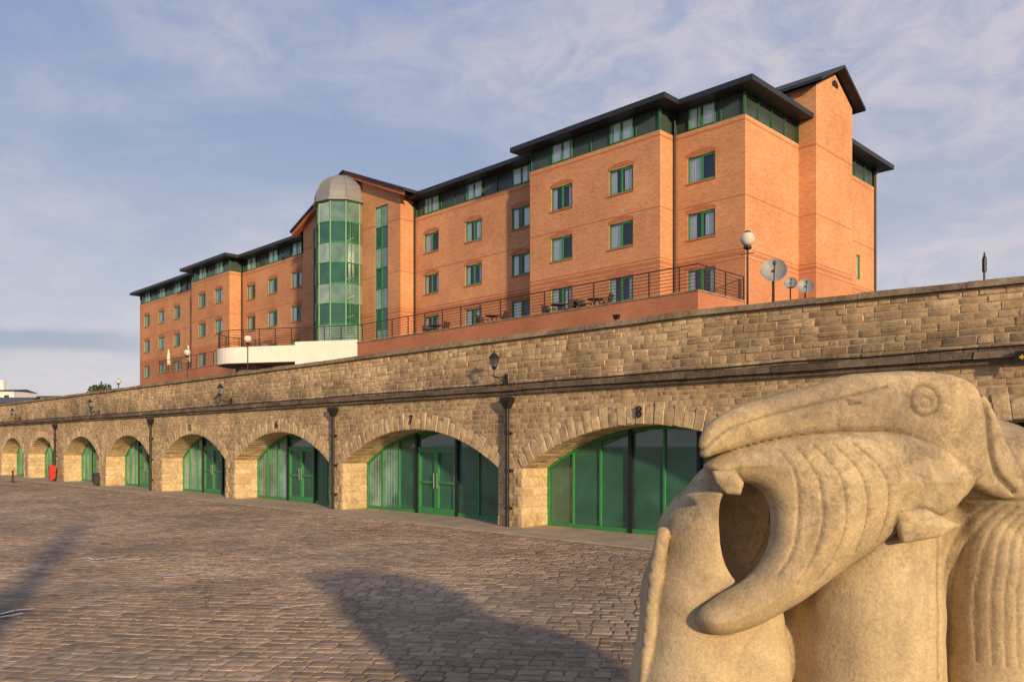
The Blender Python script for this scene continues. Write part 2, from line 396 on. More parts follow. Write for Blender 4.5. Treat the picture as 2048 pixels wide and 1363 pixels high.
# ------------------------------------------------------------------ viaduct
ARCH = [(9,-2.75,3.8),(8,-11.2,3.8),(7,-19.7,3.78),(6,-27.8,3.5),(5,-35.4,3.25),(4,-43.1,3.0),(3,-50.25,2.95),(2,-57.8,2.8),(1,-64.6,2.8)]
SPR, CR = 1.58, 2.68; RISE = CR-SPR; XR, XL = 9.0, -84.0; TOPZ = 5.0; LZ0, LZ1 = 3.58, 3.78
def arcR(hw): return (hw*hw+RISE*RISE)/(2*RISE)
def zint(x, c, hw):
    R = arcR(hw); return CR-R+math.sqrt(max(R*R-(x-c)**2, 0))
def sag(mbx):          # the parapet drops gently towards its right end
    mbx.v = [(x, y, z-max(0, x+9.5)*.026*max(0, (z-LZ1)/(TOPZ-LZ1))) for x, y, z in mbx.v]
VL = (-30, D, 0)
via = thing('stone_viaduct', 'long sandstone viaduct wall with a row of glazed arches under a dark ledge', 'viaduct', VL, world=True)
core = MB(); y = D
xs = XR
for num, c, hw in ARCH:
    core.quad((c+hw,y,-.1),(xs,y,-.1),(xs,y,LZ0),(c+hw,y,LZ0))
    n = 24
    for i in range(n):
        x0 = c+hw-2*hw*i/n; x1 = c+hw-2*hw*(i+1)/n; z0, z1 = zint(x0,c,hw), zint(x1,c,hw)
        core.quad((x1,y,z1),(x0,y,z0),(x0,y,LZ0),(x1,y,LZ0))
        core.quad((x1,y,z1),(x1,y+1.6,z1),(x0,y+1.6,z0),(x0,y,z0))
    for sx in (c-hw, c+hw): core.quad((sx,y,-.1),(sx,y+1.6,-.1),(sx,y+1.6,SPR),(sx,y,SPR))
    xs = c-hw
core.quad((XL,y,-.1),(xs,y,-.1),(xs,y,LZ0),(XL,y,LZ0))
core.build('wall_core', M['core'], via)
mb = MB(); mb.box(XL, -9.5, D+.002, D+.5, LZ0+.01, TOPZ); mb.box(-9.5, XR, D+.002, D+.5, LZ0+.01, TOPZ); sag(mb); mb.build('parapet_core', M['core'], via)
mb = MB(); mb.box(XL, XR, D+1.61, D+1.9, -.1, 4.19); mb.build('rear_wall', M['dark'], via)
NF = Vector((0,-1,0))
st = MB(); z = 0.0
while z < LZ0-.05:
    hgt = min(ru(.09,.16), LZ0-z)
    if LZ0-(z+hgt) < .08: hgt = LZ0-z
    iv = []; right = XR
    for num, c, hw in ARCH:
        R = arcR(hw); cz = CR-R
        if z+hgt < SPR+.02: b = hw
        else:
            zz = max(z, SPR-.1)
            q = (R+.30)**2-(zz-cz)**2
            b = math.sqrt(q) if q > 0 else 0
            if z < SPR: b = max(b, hw)
        if b > 0:
            iv.append((c+b, right)); right = c-b
    iv.append((XL, right))
    for a, b in iv:
        if b-a < .05: continue
        x = a
        while x < b-.01:
            ln = ru(.12,.44)
            if b-(x+ln) < .13: ln = b-x
            g = .0015
            st.stone((x+g,D,z+g+ru(0,.007)),(x+ln-g,D,z+g+ru(0,.007)),(x+ln-g,D,z+hgt-g-ru(0,.007)),(x+g,D,z+hgt-g-ru(0,.007)), NF, ru(.002,.014))
            x += ln
    z += hgt
st.build('wall_stones', M['stone'], via, smooth=True, angle=35)
st = MB(); z = LZ1; rows = [.15,.19,.14,.18,.15,.19,.14,.16]; sc = (TOPZ-LZ1)/sum(rows)
for k in range(len(rows)):
    hgt = rows[k]*sc; x = XL
    while x < XR-.01:
        ln = ru(.16,.58)
        if XR-(x+ln) < .18: ln = XR-x
        g = .0015
        if hgt > .16 and rnd() < .3:
            zm = z+hgt*ru(.4,.6)
            for za, zb_ in ((z,zm),(zm,z+hgt)): st.stone((x+g,D,za+g),(x+ln-g,D,za+g),(x+ln-g,D,zb_-g),(x+g,D,zb_-g), NF, ru(.003,.018))
        else:
            st.stone((x+g,D,z+g+ru(0,.008)),(x+ln-g,D,z+g+ru(0,.008)),(x+ln-g,D,z+hgt-g-ru(0,.008)),(x+g,D,z+hgt-g-ru(0,.008)), NF, ru(.003,.025), bev=.014)
        x += ln
    z += hgt
sag(st); st.build('parapet_stones', M['parapet'], via, smooth=True, angle=35)
cp = MB(); x = XL
while x < XR:
    ln = ru(.8,1.3); j = ru(-.014,.014)
    cp.frustum((x+ln/2, D+.23), ln/2-.006, .33, ln/2-.006, .31, TOPZ+.004+j*.3, TOPZ+.125+j); x += ln
sag(cp); cp.build('coping', M['coping'], via)
lg = MB(); x = XL
while x < XR:
    ln = ru(.7,1.6); j = ru(-.022,.022)
    lg.frustum((x+ln/2, D-.08+j/2), ln/2-.003, .09-j/2, ln/2-ru(.003,.02), .075-j/2, LZ0+.07+j*.4, LZ1+j*.5)
    lg.box(x+.004, x+ln-.004, D-.10, D+.008, LZ0-.03, LZ0+.06); x += ln
lg.build('string_course', M['ledge'], via)
mb = MB(); pth = []
x = XL
while x < XR: pth.append((x, D-.09, LZ1+.05+ru(-.02,.02))); x += 1.5
mb.tube(pth, .02, 6); mb.build('cable', M['black'], via)
for num, c, hw in ARCH:
    R = arcR(hw); cz = CR-R; t1 = math.asin(hw/R); n = 31 if hw > 3.3 else 23
    rg = MB()
    for i in range(n):
        a0 = -t1+2*t1*i/n+.0005; a1 = -t1+2*t1*(i+1)/n-.0005
        ln = .38+(.09 if i % 2 else -.03)+ru(-.05,.05)
        if i == n//2: ln = .46
        q = lambda a, r: (c+r*math.sin(a), D-.012, cz+r*math.cos(a))
        rg.stone(q(a0,R),q(a1,R),q(a1,R+ln),q(a0,R+ln), NF, ru(.006,.030), bev=.014)
        y0, y1 = D-.012, D+ru(.4,.7)
        am = (a0+a1)/2; nn = Vector((-math.sin(am),0,-math.cos(am)))
        q2 = lambda a, yy: (c+R*math.sin(a), yy, cz+R*math.cos(a))
        rg.stone(q2(a0,y0),q2(a1,y0),q2(a1,y1),q2(a0,y1), nn, .015)
        rg.stone(q2(a0,y1+.01),q2(a1,y1+.01),q2(a1,D+1.5),q2(a0,D+1.5), nn, .015)
    k = 0
    for s in (-1, 1):
        z = 0.012; X = c+s*hw; nn = Vector((-s,0,0))
        while z < SPR-.05:
            hg = min(ru(.20,.32), SPR-z); ym = D+(.42 if k % 2 else .68)
            if SPR-z-hg < .12: hg = SPR-z
            for y0, y1 in ((D-.01,ym),(ym,D+1.4)):
                rg.stone((X,y0+.003,z+.003),(X,y1-.003,z+.003),(X,y1-.003,z+hg-.003),(X,y0+.003,z+hg-.003), nn, ru(.010,.03), bev=.018)
            qw = (.34 if k % 2 else .2); xa, xb = sorted((X+s*.004, X+s*qw))
            rg.stone((xa,D-.012,z+.003),(xb,D-.012,z+.003),(xb,D-.012,z+hg-.003),(xa,D-.012,z+hg-.003), NF, ru(.010,.03), bev=.018)
            z += hg; k += 1
    rg.build('arch_ring', M['ring'], via, smooth=True, angle=35)
def numeral(ch, x, z, size):
    cu = bpy.data.curves.new('numeral', 'FONT'); cu.body = ch; cu.size = size; cu.extrude = .012; cu.align_x = 'CENTER'; cu.align_y = 'CENTER'
    t = bpy.data.objects.new('tmp', cu); COL.objects.link(t); bpy.context.view_layer.update()
    me = bpy.data.meshes.new_from_object(t.evaluated_get(bpy.context.evaluated_depsgraph_get()))
    bpy.data.objects.remove(t); bpy.data.curves.remove(cu)
    me.name = 'numeral'; me.materials.clear(); me.materials.append(M['black'])
    o = bpy.data.objects.new('arch_numeral', me); COL.objects.link(o); o.parent = via
    o.location = Vector((x, D-.068, z))-Vector(VL); o.rotation_euler = (math.radians(90),0,0)
for ch, x in (('8',-11.2),('7',-19.7),('6',-27.85),('5',-35.5)): numeral(ch, x, 2.95, .38)
GY = D+1.0
for num, c, hw in ARCH:
    e = hw-.03; door = num not in (8,9)
    k = hw/3.8
    offs = [-2.85*k-.02, -1.95*k, -.98, .98, 1.95*k, 2.85*k+.02]
    if not door: offs.append(0.0)
    fr = MB(); zt = lambda x: zint(min(max(x, c-hw+.001), c+hw-.001), c, hw)-.03
    for o_ in offs:
        if abs(abs(o_)-.98) < .01: continue
        fr.box(c+o_-.026, c+o_+.026, GY-.05, GY+.05, .013, zt(c+o_))
    fr.box(c-e, c-.98 if door else c+e, GY-.055, GY+.055, .012, .12)
    if door: fr.box(c+.98, c+e, GY-.055, GY+.055, .012, .12)
    n = 26
    for i in range(n):
        x0 = c-e+2*e*i/n; x1 = c-e+2*e*(i+1)/n; yy = GY-.06
        fr.quad((x0,yy,zt(x0)-.07),(x1,yy,zt(x1)-.07),(x1,yy,zt(x1)+.01),(x0,yy,zt(x0)+.01))
        fr.quad((x0,yy,zt(x0)-.07),(x0,yy+.1,zt(x0)-.07),(x1,yy+.1,zt(x1)-.07),(x1,yy,zt(x1)-.07))
    for sx in (-1,1): fr.box(c+sx*e-.04, c+sx*e+.04, GY-.052, GY+.05, .013, zt(c+sx*(e-.04)))
    g = fr.build('glazing_frame', M['green'], via)
    for s in (-1,1):
        ps = MB(); ps.box(c+s*.98-.05, c+s*.98+.05, GY-.09, GY+.06, .013, zt(c+.98)); ps.build('black_post', M['black'], g)
    edges = sorted([-e]+offs+[e])
    for i in range(len(edges)-1):
        a, b = c+edges[i]+.02, c+edges[i+1]-.02
        mid = (edges[i]+edges[i+1])/2
        pts = [(a,GY,.02),(b,GY,.02)]+[(b+(a-b)*j/5, GY, zt(b+(a-b)*j/5)) for j in range(6)]
        p = MB(); p.poly(pts)
        pale = num <= 6 and abs(mid) > .9 and not (num == 6 and 0 < mid < 1.6)
        if num == 7 and (mid < -1.9): pale = True
        p.build('glass_pane', M['blinds'] if pale else M['darkgl'], g)
    if door:
        dr = MB()
        dr.box(c-.92, c+.92, GY-.07, GY+.04, 2.04, 2.13)
        for s in (-1,1):
            for xx in (.05,.86): dr.box(c+s*xx-.045, c+s*xx+.045, GY-.065, GY+.03, .015, 2.04)
            for z0, z1 in ((.015,.22),(.98,1.06),(1.95,2.04)):
                lo, hi = sorted((c+s*.095, c+s*.815)); dr.box(lo, hi, GY-.062, GY+.03, z0, z1)
        dr.build('door', M['green'], g)
        for s in (-1,1):
            ha = MB(); ha.tube([(c+s*.08,GY-.10,.85),(c+s*.08,GY-.10,1.3)], .014, 6); ha.build('door_handle', M['dish'], g)

def downpipe():
    t = thing('downpipe', 'x', 'drainpipe', (0,0,0))
    p = MB(); p.tube([(0,0,0),(0,0,.2),(0,0,3.2)], .055, 10); p.build('pipe', M['black'], t, True, 40)
    for zz in (.5,1.5,2.5):
        c = MB(); c.lathe([(.055,zz-.05),(.075,zz-.05),(.075,zz+.05),(.055,zz+.05)], n=10); c.box(-.12,.12,.03,.09,zz-.03,zz+.03); c.build('bracket', M['black'], t)
    h = MB(); h.frustum((0,0), .07,.06,.16,.11, 3.15,3.35); h.box(-.18,.18,-.12,.10,3.345,3.46); h.build('hopper', M['black'], t)
    return t
pipes = [(-15.45,'black cast iron drainpipe on the pier between arches 7 and 8'),(-23.9,'black cast iron drainpipe on the pier between arches 6 and 7'),(-39.75,'black drainpipe on the pier to the left of arch 5'),(-54.6,'black drainpipe on the wall right beside the red bin')]
p0 = None
for x, lb in pipes:
    if p0 is None: o = p0 = downpipe()
    else: o = dup(p0)
    o.location = (x, D-.13, .012); o['label'] = lb; o['group'] = 'downpipes on the viaduct'
def lantern():
    t = thing('wall_lantern', 'x', 'lantern', (0,0,0))
    b = MB(); b.box(-.04,.04,-.05,0,-.13,.10); b.tube([(0,-.03,0),(0,-.50,0)], .016, 8); b.tube([(0,-.05,-.11),(0,-.28,-.05),(0,-.42,0)], .011, 6); b.tube([(0,-.48,-.03),(0,-.48,.22)], .015, 8)
    b.tube([(0,-.48,.02),(-.10,-.48,.02)], .010, 6); b.build('bracket', M['black'], t)
    f = MB(); f.frustum((0,-.48), .03,.03,.05,.05,.20,.27)
    for sx in (-1,1):
        for sy in (-1,1): f.tube([(sx*.05,-.48+sy*.05,.26),(sx*.088,-.48+sy*.088,.51)], .007, 4)
    f.frustum((0,-.48), .105,.105,.095,.095,.50,.525); f.frustum((0,-.48), .098,.098,.04,.04,.523,.62); f.frustum((0,-.48), .02,.02,.010,.010,.618,.70)
    f.build('lantern_frame', M['black'], t)
    g = MB(); g.frustum((0,-.48), .046,.046,.083,.083,.272,.502); g.build('lantern_glass', M['glass'], t)
    return t
l0 = None
for x, lb in ((-15.57,'black bracket lantern on the wall above the pier of arches 7 and 8'),(-31.6,'black bracket lantern on the wall above the pier of arches 5 and 6'),(-47.1,'black bracket lantern on the wall, second from the left end'),(-62.5,'smallest black bracket lantern at the far left of the wall')):
    if l0 is None: o = l0 = lantern()
    else: o = dup(l0)
    o.location = (x, D-.02, 4.0); o['label'] = lb; o['group'] = 'lanterns along the viaduct'

# ------------------------------------------------------------------ hotel
HL = (-55, 34.2, 4.2); HV = Vector(HL)
hot = thing('brick_hotel', 'long orange brick hotel with green windows, dark eaves and a domed glass bay', 'hotel', HL, world=True)
wl = MB(); B0 = 4.15; ZB = Z(15.3); ZE = Z(16.4)
def wallY(x0, x1, y, z0, z1, holes=(), dep=.16):
    us = sorted({x0,x1,*[h[0] for h in holes],*[h[1] for h in holes]}); zs = sorted({z0,z1,*[h[2] for h in holes],*[h[3] for h in holes]})
    for i in range(len(us)-1):
        for j in range(len(zs)-1):
            mu, mz = (us[i]+us[i+1])/2, (zs[j]+zs[j+1])/2
            if any(h[0] < mu < h[1] and h[2] < mz < h[3] for h in holes): continue
            wl.quad((us[i],y,zs[j]),(us[i+1],y,zs[j]),(us[i+1],y,zs[j+1]),(us[i],y,zs[j+1]))
    for a, b, c, d in holes:
        for p, q in (((a,c),(b,c)),((b,c),(b,d)),((b,d),(a,d)),((a,d),(a,c))):
            wl.quad((p[0],y,p[1]),(p[0],y+dep,p[1]),(q[0],y+dep,q[1]),(q[0],y,q[1]))
def wallX(y0, y1, x, z0, z1, holes=(), dep=.16):
    us = sorted({y0,y1,*[h[0] for h in holes],*[h[1] for h in holes]}); zs = sorted({z0,z1,*[h[2] for h in holes],*[h[3] for h in holes]})
    for i in range(len(us)-1):
        for j in range(len(zs)-1):
            mu, mz = (us[i]+us[i+1])/2, (zs[j]+zs[j+1])/2
            if any(h[0] < mu < h[1] and h[2] < mz < h[3] for h in holes): continue
            wl.quad((x,us[i],zs[j]),(x,us[i+1],zs[j]),(x,us[i+1],zs[j+1]),(x,us[i],zs[j+1]))
    for a, b, c, d in holes:
        for p, q in (((a,c),(b,c)),((b,c),(b,d)),((b,d),(a,d)),((a,d),(a,c))):
            wl.quad((x,p[0],p[1]),(x-dep,p[0],p[1]),(x-dep,q[0],q[1]),(x,q[0],q[1]))
WW, WH = 1.52, 1.26; TOPS = (14.0, 11.25, 8.5)
SEG = [(-92,-76,34.2,(-90,-86.1,-82.2,-78.3)),(-76,-68.2,33,(-73.7,-70.3)),(-68.2,-55.8,34.2,(-66.55,-62.75,-58.9)),(-43.5,-31.57,34.2,(-41.75,-37.6,-33.45)),(-31.57,-22.83,33,(-29.2,-25.2)),(-22.83,-18.95,34.2,(-21.28,))]
WIN = []
for x0, x1, y, cols in SEG:
    hs = []
    for c in cols:
        for t in TOPS:
            hs.append((c-WW/2, c+WW/2, Z(t)-WH, Z(t))); WIN.append((c, y, Z(t)-WH))
    wallY(x0, x1, y, B0, ZB, hs)
TW = [(-54.35,-52.85),(-46.4,-44.9)]
wallY(-55.8, -43.5, 33, B0, Z(16.7), [(a,b,Z(6.8),Z(16.35)) for a, b in TW])
wl.poly([(-55.8,33,Z(16.7)),(-43.5,33,Z(16.7)),(-43.5,33,Z(17.1)),(-49.6,33,Z(19.5)),(-55.8,33,Z(17.0))])
for x in (-76,-68.2,-31.57,-22.83): wallX(33, 34.2, x, B0, ZB)
for x in (-55.8,-43.5): wallX(33, 38, x, B0, Z(16.9))
wallX(34.2, 39.6, -18.95, B0, ZB); wallX(44, 49.6, -18.95, B0, ZB, [(46.85,47.35,Z(9.5),Z(10.9))])
wallX(39.6, 44, -18.03, B0, Z(18.1)); wl.poly([(-18.03,39.6,Z(18.1)),(-18.03,44,Z(18.1)),(-18.03,41.8,Z(19.3))])
wallY(-18.95, -18.03, 39.6, B0, Z(18.1)); wallY(-18.95, -18.03, 44, B0, Z(18.1))
wallY(-27, -18.951, 39.602, Z(16.7), Z(18.1)); wallX(34.2, 49.6, -92, B0, ZE); wallY(-92, -18.95, 49.6, B0, ZE)
wl.build('brick_wall', M['brick'], hot)
CURT = []
for L0, L1 in ((.52,.42),(.30,.30),(.66,.05),(.40,.56)):
    pr = []
    for s_, wd in ((-1,L0),(1,L1)):
        c = MB(); n = 10; w = WW/2
        for i in range(n):
            xa = s_*(w-.04) - s_*wd*i/n; xb = s_*(w-.04) - s_*wd*(i+1)/n
            ya, yb = .14+.025*(i % 2), .14+.025*((i+1) % 2)
            c.quad((xa,ya,.03),(xb,yb,.03),(xb,yb,WH-.03),(xa,ya,WH-.03))
        me = bpy.data.meshes.new('curtain'); me.from_pydata(c.v, [], c.f); me.materials.append(M['curtain']); pr.append(me)
    CURT.append(pr)
def window_proto():
    f = MB(); w, h, t = WW/2, WH, .055
    y0, y1 = .05, .12
    f.box(-w, -w+t, y0, y1, 0, h); f.box(w-t, w, y0, y1, 0, h); f.box(-w+t, w-t, y0, y1, 0, t); f.box(-w+t, w-t, y0, y1, h-t, h)
    f.box(-.03, .03, y0-.005, y1, t, h-t); f.box(.03, w-t, y0-.004, y1-.01, h-t-.045, h-t); f.box(w-t-.045, w-t, y0-.004, y1-.01, t, h-t-.045); f.box(.03, .07, y0-.004, y1-.01, t, h-t-.045); f.box(.07, w-t-.045, y0-.004, y1-.01, t, t+.045)
    o = f.build('window', M['hgreen'], None)
    p = MB(); p.quad((-w+t,.09,t),(w-t,.09,t),(w-t,.09,h-t),(-w+t,.09,h-t)); p.build('pane', M['glass'], o)
    s = MB(); s.box(-w-.06, w+.06, -.045, .04, -.07, -.003); s.build('sill', M['lintel'], o)
    l = MB(); n = 8
    for i in range(n):
        a, b = -w-.05+(2*w+.1)*i/n, -w-.05+(2*w+.1)*(i+1)/n
        fa, fb = .14*(1-(a/(w+.05))**2), .14*(1-(b/(w+.05))**2)
        l.quad((a,-.012,h-.03+fa*.7),(b,-.012,h-.03+fb*.7),(b,-.012,h+.17+fb),(a,-.012,h+.17+fa))
    l.build('lintel', M['lintel'], o)
    for me in CURT[0]:
        c = bpy.data.objects.new('curtain', me); COL.objects.link(c); c.parent = o
    b = MB(); b.box(-w,w,.50,.52,-.1,h+.1); b.build('room_backing', M['dark'], o)
    return o
wp = window_proto()
for i, (x, y, z) in enumerate(WIN):
    o = wp if i == 0 else dup(wp)
    o.parent = hot; o.location = Vector((x,y,z))-HV
    ks = [k for k in o.children if k.name.startswith('curtain')]; pr = random.choice(CURT)
    for k, me in zip(ks, pr): k.data = me
sm = MB()
for a, b, c, d in ((46.85,46.9,Z(9.5),Z(10.9)),(47.3,47.35,Z(9.5),Z(10.9)),(46.9,47.3,Z(9.5),Z(9.56)),(46.9,47.3,Z(10.84),Z(10.9))): sm.box(-19.07,-19.0,a,b,c,d)
o = sm.build('narrow_window', M['hgreen'], hot); p = MB(); p.quad((-19.05,46.9,Z(9.5)),(-19.05,47.3,Z(9.5)),(-19.05,47.3,Z(10.9)),(-19.05,46.9,Z(10.9))); p.build('pane', M['palegl'], o)
def bandrun(gbox, mull):
    g = MB(); g.box(*gbox); go = g.build('band_glazing', M['bandglass'], hot)
    m = MB()
    for q in mull: m.box(*q)
    m.build('mullions', M['bgreen'], go)
def bandY(x0, x1, y):
    n = max(2, round((x1-x0)/1.35)); q = []
    for i in range(n+1):
        x = x0+.05+(x1-x0-.1)*i/n; q.append((x-.025, x+.025, y+.05, y+.119, ZB+.06, ZE))
    q.append((x0, x1, y+.045, y+.118, ZB+.002, ZB+.06)); bandrun((x0+.02, x1-.02, y+.12, y+.16, ZB, ZE), q)
def bandX(y0, y1, x):
    n = max(1, round((y1-y0)/1.3)); q = []
    for i in range(n+1):
        y = y0+.05+(y1-y0-.1)*i/n; q.append((x-.119, x-.05, y-.03, y+.03, ZB+.06, ZE))
    q.append((x-.118, x-.045, y0+.05, y1, ZB+.003, ZB+.06)); bandrun((x-.16, x-.12, y0+.13, y1-.02, ZB, ZE), q)
for x0, x1, y, cols in SEG: bandY(x0, x1, y)
bandX(33,34.2,-22.83); bandX(33,34.2,-68.2); bandX(34.2,39.6,-18.95); bandX(44,49.6,-18.95)
def band_window():
    f = MB(); w, h, t = .74, 1.02, .05
    for a in ((-w,-w+t,0,h),(w-t,w,0,h),(-.025,.025,t,h-t),(-w+t,w-t,0,t),(-w+t,w-t,h-t,h)): f.box(a[0],a[1],0,.06,a[2],a[3])
    o = f.build('clerestory_window', M['hgreen'], None)
    for (a, b) in ((-w+t,-.10),(.06,w-t)):
        c = MB(); n = 8
        for i in range(n):
            xa, xb = a+(b-a)*i/n, a+(b-a)*(i+1)/n
            c.quad((xa,.062+.006*(i%2),t),(xb,.062+.006*((i+1)%2),t),(xb,.062+.006*((i+1)%2),h-t),(xa,.062+.006*(i%2),h-t))
        c.build('curtain', M['curtain'], o)
    p = MB(); p.quad((-w+t,.04,t),(w-t,.04,t),(w-t,.04,h-t),(-w+t,.04,h-t)); p.build('pane', M['glass'], o)
    return o
bw = None
for x0, x1, y, cols in SEG:
    for c in cols:
        o = bw = band_window() if bw is None else dup(bw)
        o.parent = hot; o.location = Vector((c, y+.02, ZB+.065))-HV
SL = .21; OV = .8; RT = Z(16.65)
rf = MB(); fa = MB()
X0, X1, Y0, Y1 = -92-OV, -18.95+OV, 34.2-OV, 49.6+OV; half = (Y1-Y0)/2; ym = (Y0+Y1)/2; rz = RT+SL*half
fa.box(X0, X1, Y0, Y1, ZE, RT)
rf.poly([(X0,Y0,RT+.004),(X1,Y0,RT+.004),(X1-half,ym,rz),(X0+half,ym,rz)]); rf.poly([(X1,Y1,RT+.004),(X0,Y1,RT+.004),(X0+half,ym,rz),(X1-half,ym,rz)])
rf.poly([(X1,Y0,RT+.004),(X1,Y1,RT+.004),(X1-half,ym,rz)]); rf.poly([(X0,Y1,RT+.004),(X0,Y0,RT+.004),(X0+half,ym,rz)])
for a, b in ((-76,-68.2),(-31.57,-22.83)):
    a -= OV; b += OV; hf = (b-a)/2; xc = (a+b)/2; z0 = RT+.012; z1 = z0+SL*hf; ya = 33-OV
    fa.box(a, b, ya, Y0-.003, ZE+.006, RT+.006)
    rf.poly([(a,ya,z0),(b,ya,z0),(xc,ya+hf,z1)]); rf.poly([(a,Y0,z0),(a,ya,z0),(xc,ya+hf,z1),(xc,Y0+hf,z1)]); rf.poly([(b,ya,z0),(b,Y0,z0),(xc,Y0+hf,z1),(xc,ya+hf,z1)])
g = MB(); yf, yb = 32.45, 41.9
for (xe, ze) in ((-42.4,Z(16.72)),(-56.9,Z(16.62))):
    g.poly([(xe,yf,ze),(-49.6,yf,Z(19.62)),(-49.6,yb,Z(19.62)),(xe,yb,ze)]); g.poly([(xe,yf,ze-.16),(-49.6,yf,Z(19.46)),(-49.6,yb,Z(19.46)),(xe,yb,ze-.16)])
    g.poly([(xe,yf,ze-.16),(-49.6,yf,Z(19.46)),(-49.6,yf,Z(19.62)),(xe,yf,ze)]); g.poly([(xe,yf,ze-.16),(xe,yf,ze),(xe,yb,ze),(xe,yb,ze-.16)])
g.build('gable_roof', M['slate'], hot)
g = MB()
for (xe, ze) in ((-42.5,Z(16.5)),(-56.8,Z(16.4))):
    g.poly([(xe,yf+.12,ze-.22),(-49.6,yf+.12,Z(19.20)),(-49.6,yf+.12,Z(19.46)),(xe,yf+.12,ze+.06)])
    g.poly([(xe,yf+.12,ze-.22),(-49.6,yf+.12,Z(19.20)),(-49.6,33,Z(19.20)),(xe,33,ze-.22)])
g.build('verge', M['barge'], hot)
g = MB(); xa, xb = -17.5, -29
for (ye, ze) in ((39.1,Z(18.15)),(44.5,Z(18.15))):
    for dz in (0,-.16): g.poly([(xa,ye,ze+dz),(xa,41.8,Z(19.6)+dz),(xb,41.8,Z(19.6)+dz),(xb,ye,ze+dz)])
    g.poly([(xa,ye,ze-.16),(xa,41.8,Z(19.44)),(xa,41.8,Z(19.6)),(xa,ye,ze)]); g.poly([(xa,ye,ze-.16),(xa,ye,ze),(xb,ye,ze),(xb,ye,ze-.16)])
g.build('tower_roof', M['slate'], hot)
g = MB(); g.poly([(-18.0,41.45,Z(18.6)),(-18.0,42.15,Z(18.6)),(-18.0,42.15,Z(18.8)),(-18.0,41.8,Z(18.98)),(-18.0,41.45,Z(18.8))]); g.build('gable_vent', M['fascia'], hot)
g = MB(); g.box(-22.6,-19.4,39.56,39.6,Z(16.95),Z(17.9)); g.build('louvre', M['bandglass'], hot)
rf.build('roof', M['slate'], hot); fa.build('eaves', M['fascia'], hot)
for a, b in TW:
    f = MB(); yy = 33.09; z0, z1 = Z(6.8), Z(16.35); cells = []
    for x in (a, (a+b)/2-.03, b-.06): f.box(x, x+.06, yy-.05, yy+.03, z0, z1)
    zz = z1; k = 0
    while zz > z0+.1:
        f.box(a+.06, b-.06, yy-.045, yy+.025, zz-.07, zz); nz = max(zz-1.4, z0); cells.append((nz, zz-.07, k)); zz = nz; k += 1
    o = f.build('stair_window', M['hgreen'], hot)
    for nz, zt_, k in cells:
        q = MB(); m_ = (a+b)/2
        q.quad((a+.06,yy,nz),(m_,yy,nz),(m_,yy,zt_),(a+.06,yy,zt_)); q.quad((m_,yy,nz),(b-.06,yy,nz),(b-.06,yy,zt_),(m_,yy,zt_))
        q.build('pane' if k % 2 == 0 else 'spandrel', M['palegl'] if k % 2 == 0 else M['greengl'], o)
BC = (-49.6, 32.4); BR = 1.74; NB = 10
f = MB()
ang = [2*math.pi*(k+.35)/NB for k in range(NB)]; PT = [(BC[0]+BR*math.cos(a), BC[1]+BR*math.sin(a)) for a in ang]
zt = Z(16.95); zb = Z(6.6); tiers = []
for (x, y) in PT: f.tube([(x,y,zb),(x,y,zt)], .06, 6)
zz = zt; k = 0
while zz > zb+.1:
    f.tube([(x,y,zz-.04) for x, y in PT+[PT[0]]], .055, 6)
    nz = max(zz-1.42, zb); tiers.append((nz, zz-.04, k)); zz = nz; k += 1
bay = f.build('glass_bay', M['hgreen'], hot)
for nz, zt_, k in tiers:
    q = MB()
    for i in range(NB):
        (x0,y0),(x1,y1) = PT[i], PT[(i+1) % NB]; e_ = .02
        xa, ya, xb_, yb_ = x0+(x1-x0)*e_, y0+(y1-y0)*e_, x1-(x1-x0)*e_, y1-(y1-y0)*e_
        q.quad((xa,ya,nz),(xb_,yb_,nz),(xb_,yb_,zt_),(xa,ya,zt_))
    q.build('pale_glazing' if k % 2 == 0 else 'spandrel', M['palegl'] if k % 2 == 0 else M['greengl'], bay)
dm = MB(); dm.lathe([(1.7,16.9),(2.02,16.95),(2.02,17.1),(1.90,17.15),(1.86,17.6),(1.72,18.08),(1.45,18.5),(1.04,18.83),(.52,19.05),(.02,19.12)], (BC[0],BC[1],H), NB, ang[0])
dd = dm.build('dome', M['lead'], hot)
rb = MB()
for a in ang: rb.tube([(BC[0]+r*math.cos(a), BC[1]+r*math.sin(a), Z(z_)) for r, z_ in ((1.91,17.15),(1.87,17.6),(1.73,18.09),(1.46,18.51),(1.05,18.84),(.52,19.06),(.05,19.14))], .04, 5)
rb.build('dome_rib', M['lead'], dd)
for x, y in ((-22.72,34.1),(-43.38,34.1),(-68.1,34.1),(-18.87,49.45),(-31.7,34.12)):
    p = MB(); p.tube([(x,y,B0),(x,y,ZE)], .055, 8); p.frustum((x,y), .06,.06,.12,.10, ZE-.35, ZE-.1); p.build('rainwater_pipe', M['black'], hot)

# ------------------------------------------------------------------ terrace
FZ = Z(6.6); TY = 30.2
ter = thing('terrace', 'raised red brick terrace with a cream curved balcony in front of the hotel', 'terrace', (-45,31,4.2), world=True)
for xa, xb, ye in ((-44.4,-18.95,34.15),(-77,-55.2,32.95)):
    b = MB(); b.box(xa, xb, TY, ye, B0, FZ-.02); b.build('terrace_wall', M['tbrick'], ter)
    b = MB(); b.box(xa-.01, xb+.03, TY-.04, TY+.3, FZ-.018, FZ+.05)
    if xb > -30: b.box(-19.25,-18.91, TY+.3, 34.15, FZ-.018, FZ+.05)
    b.build('terrace_coping', M['coping'], ter)
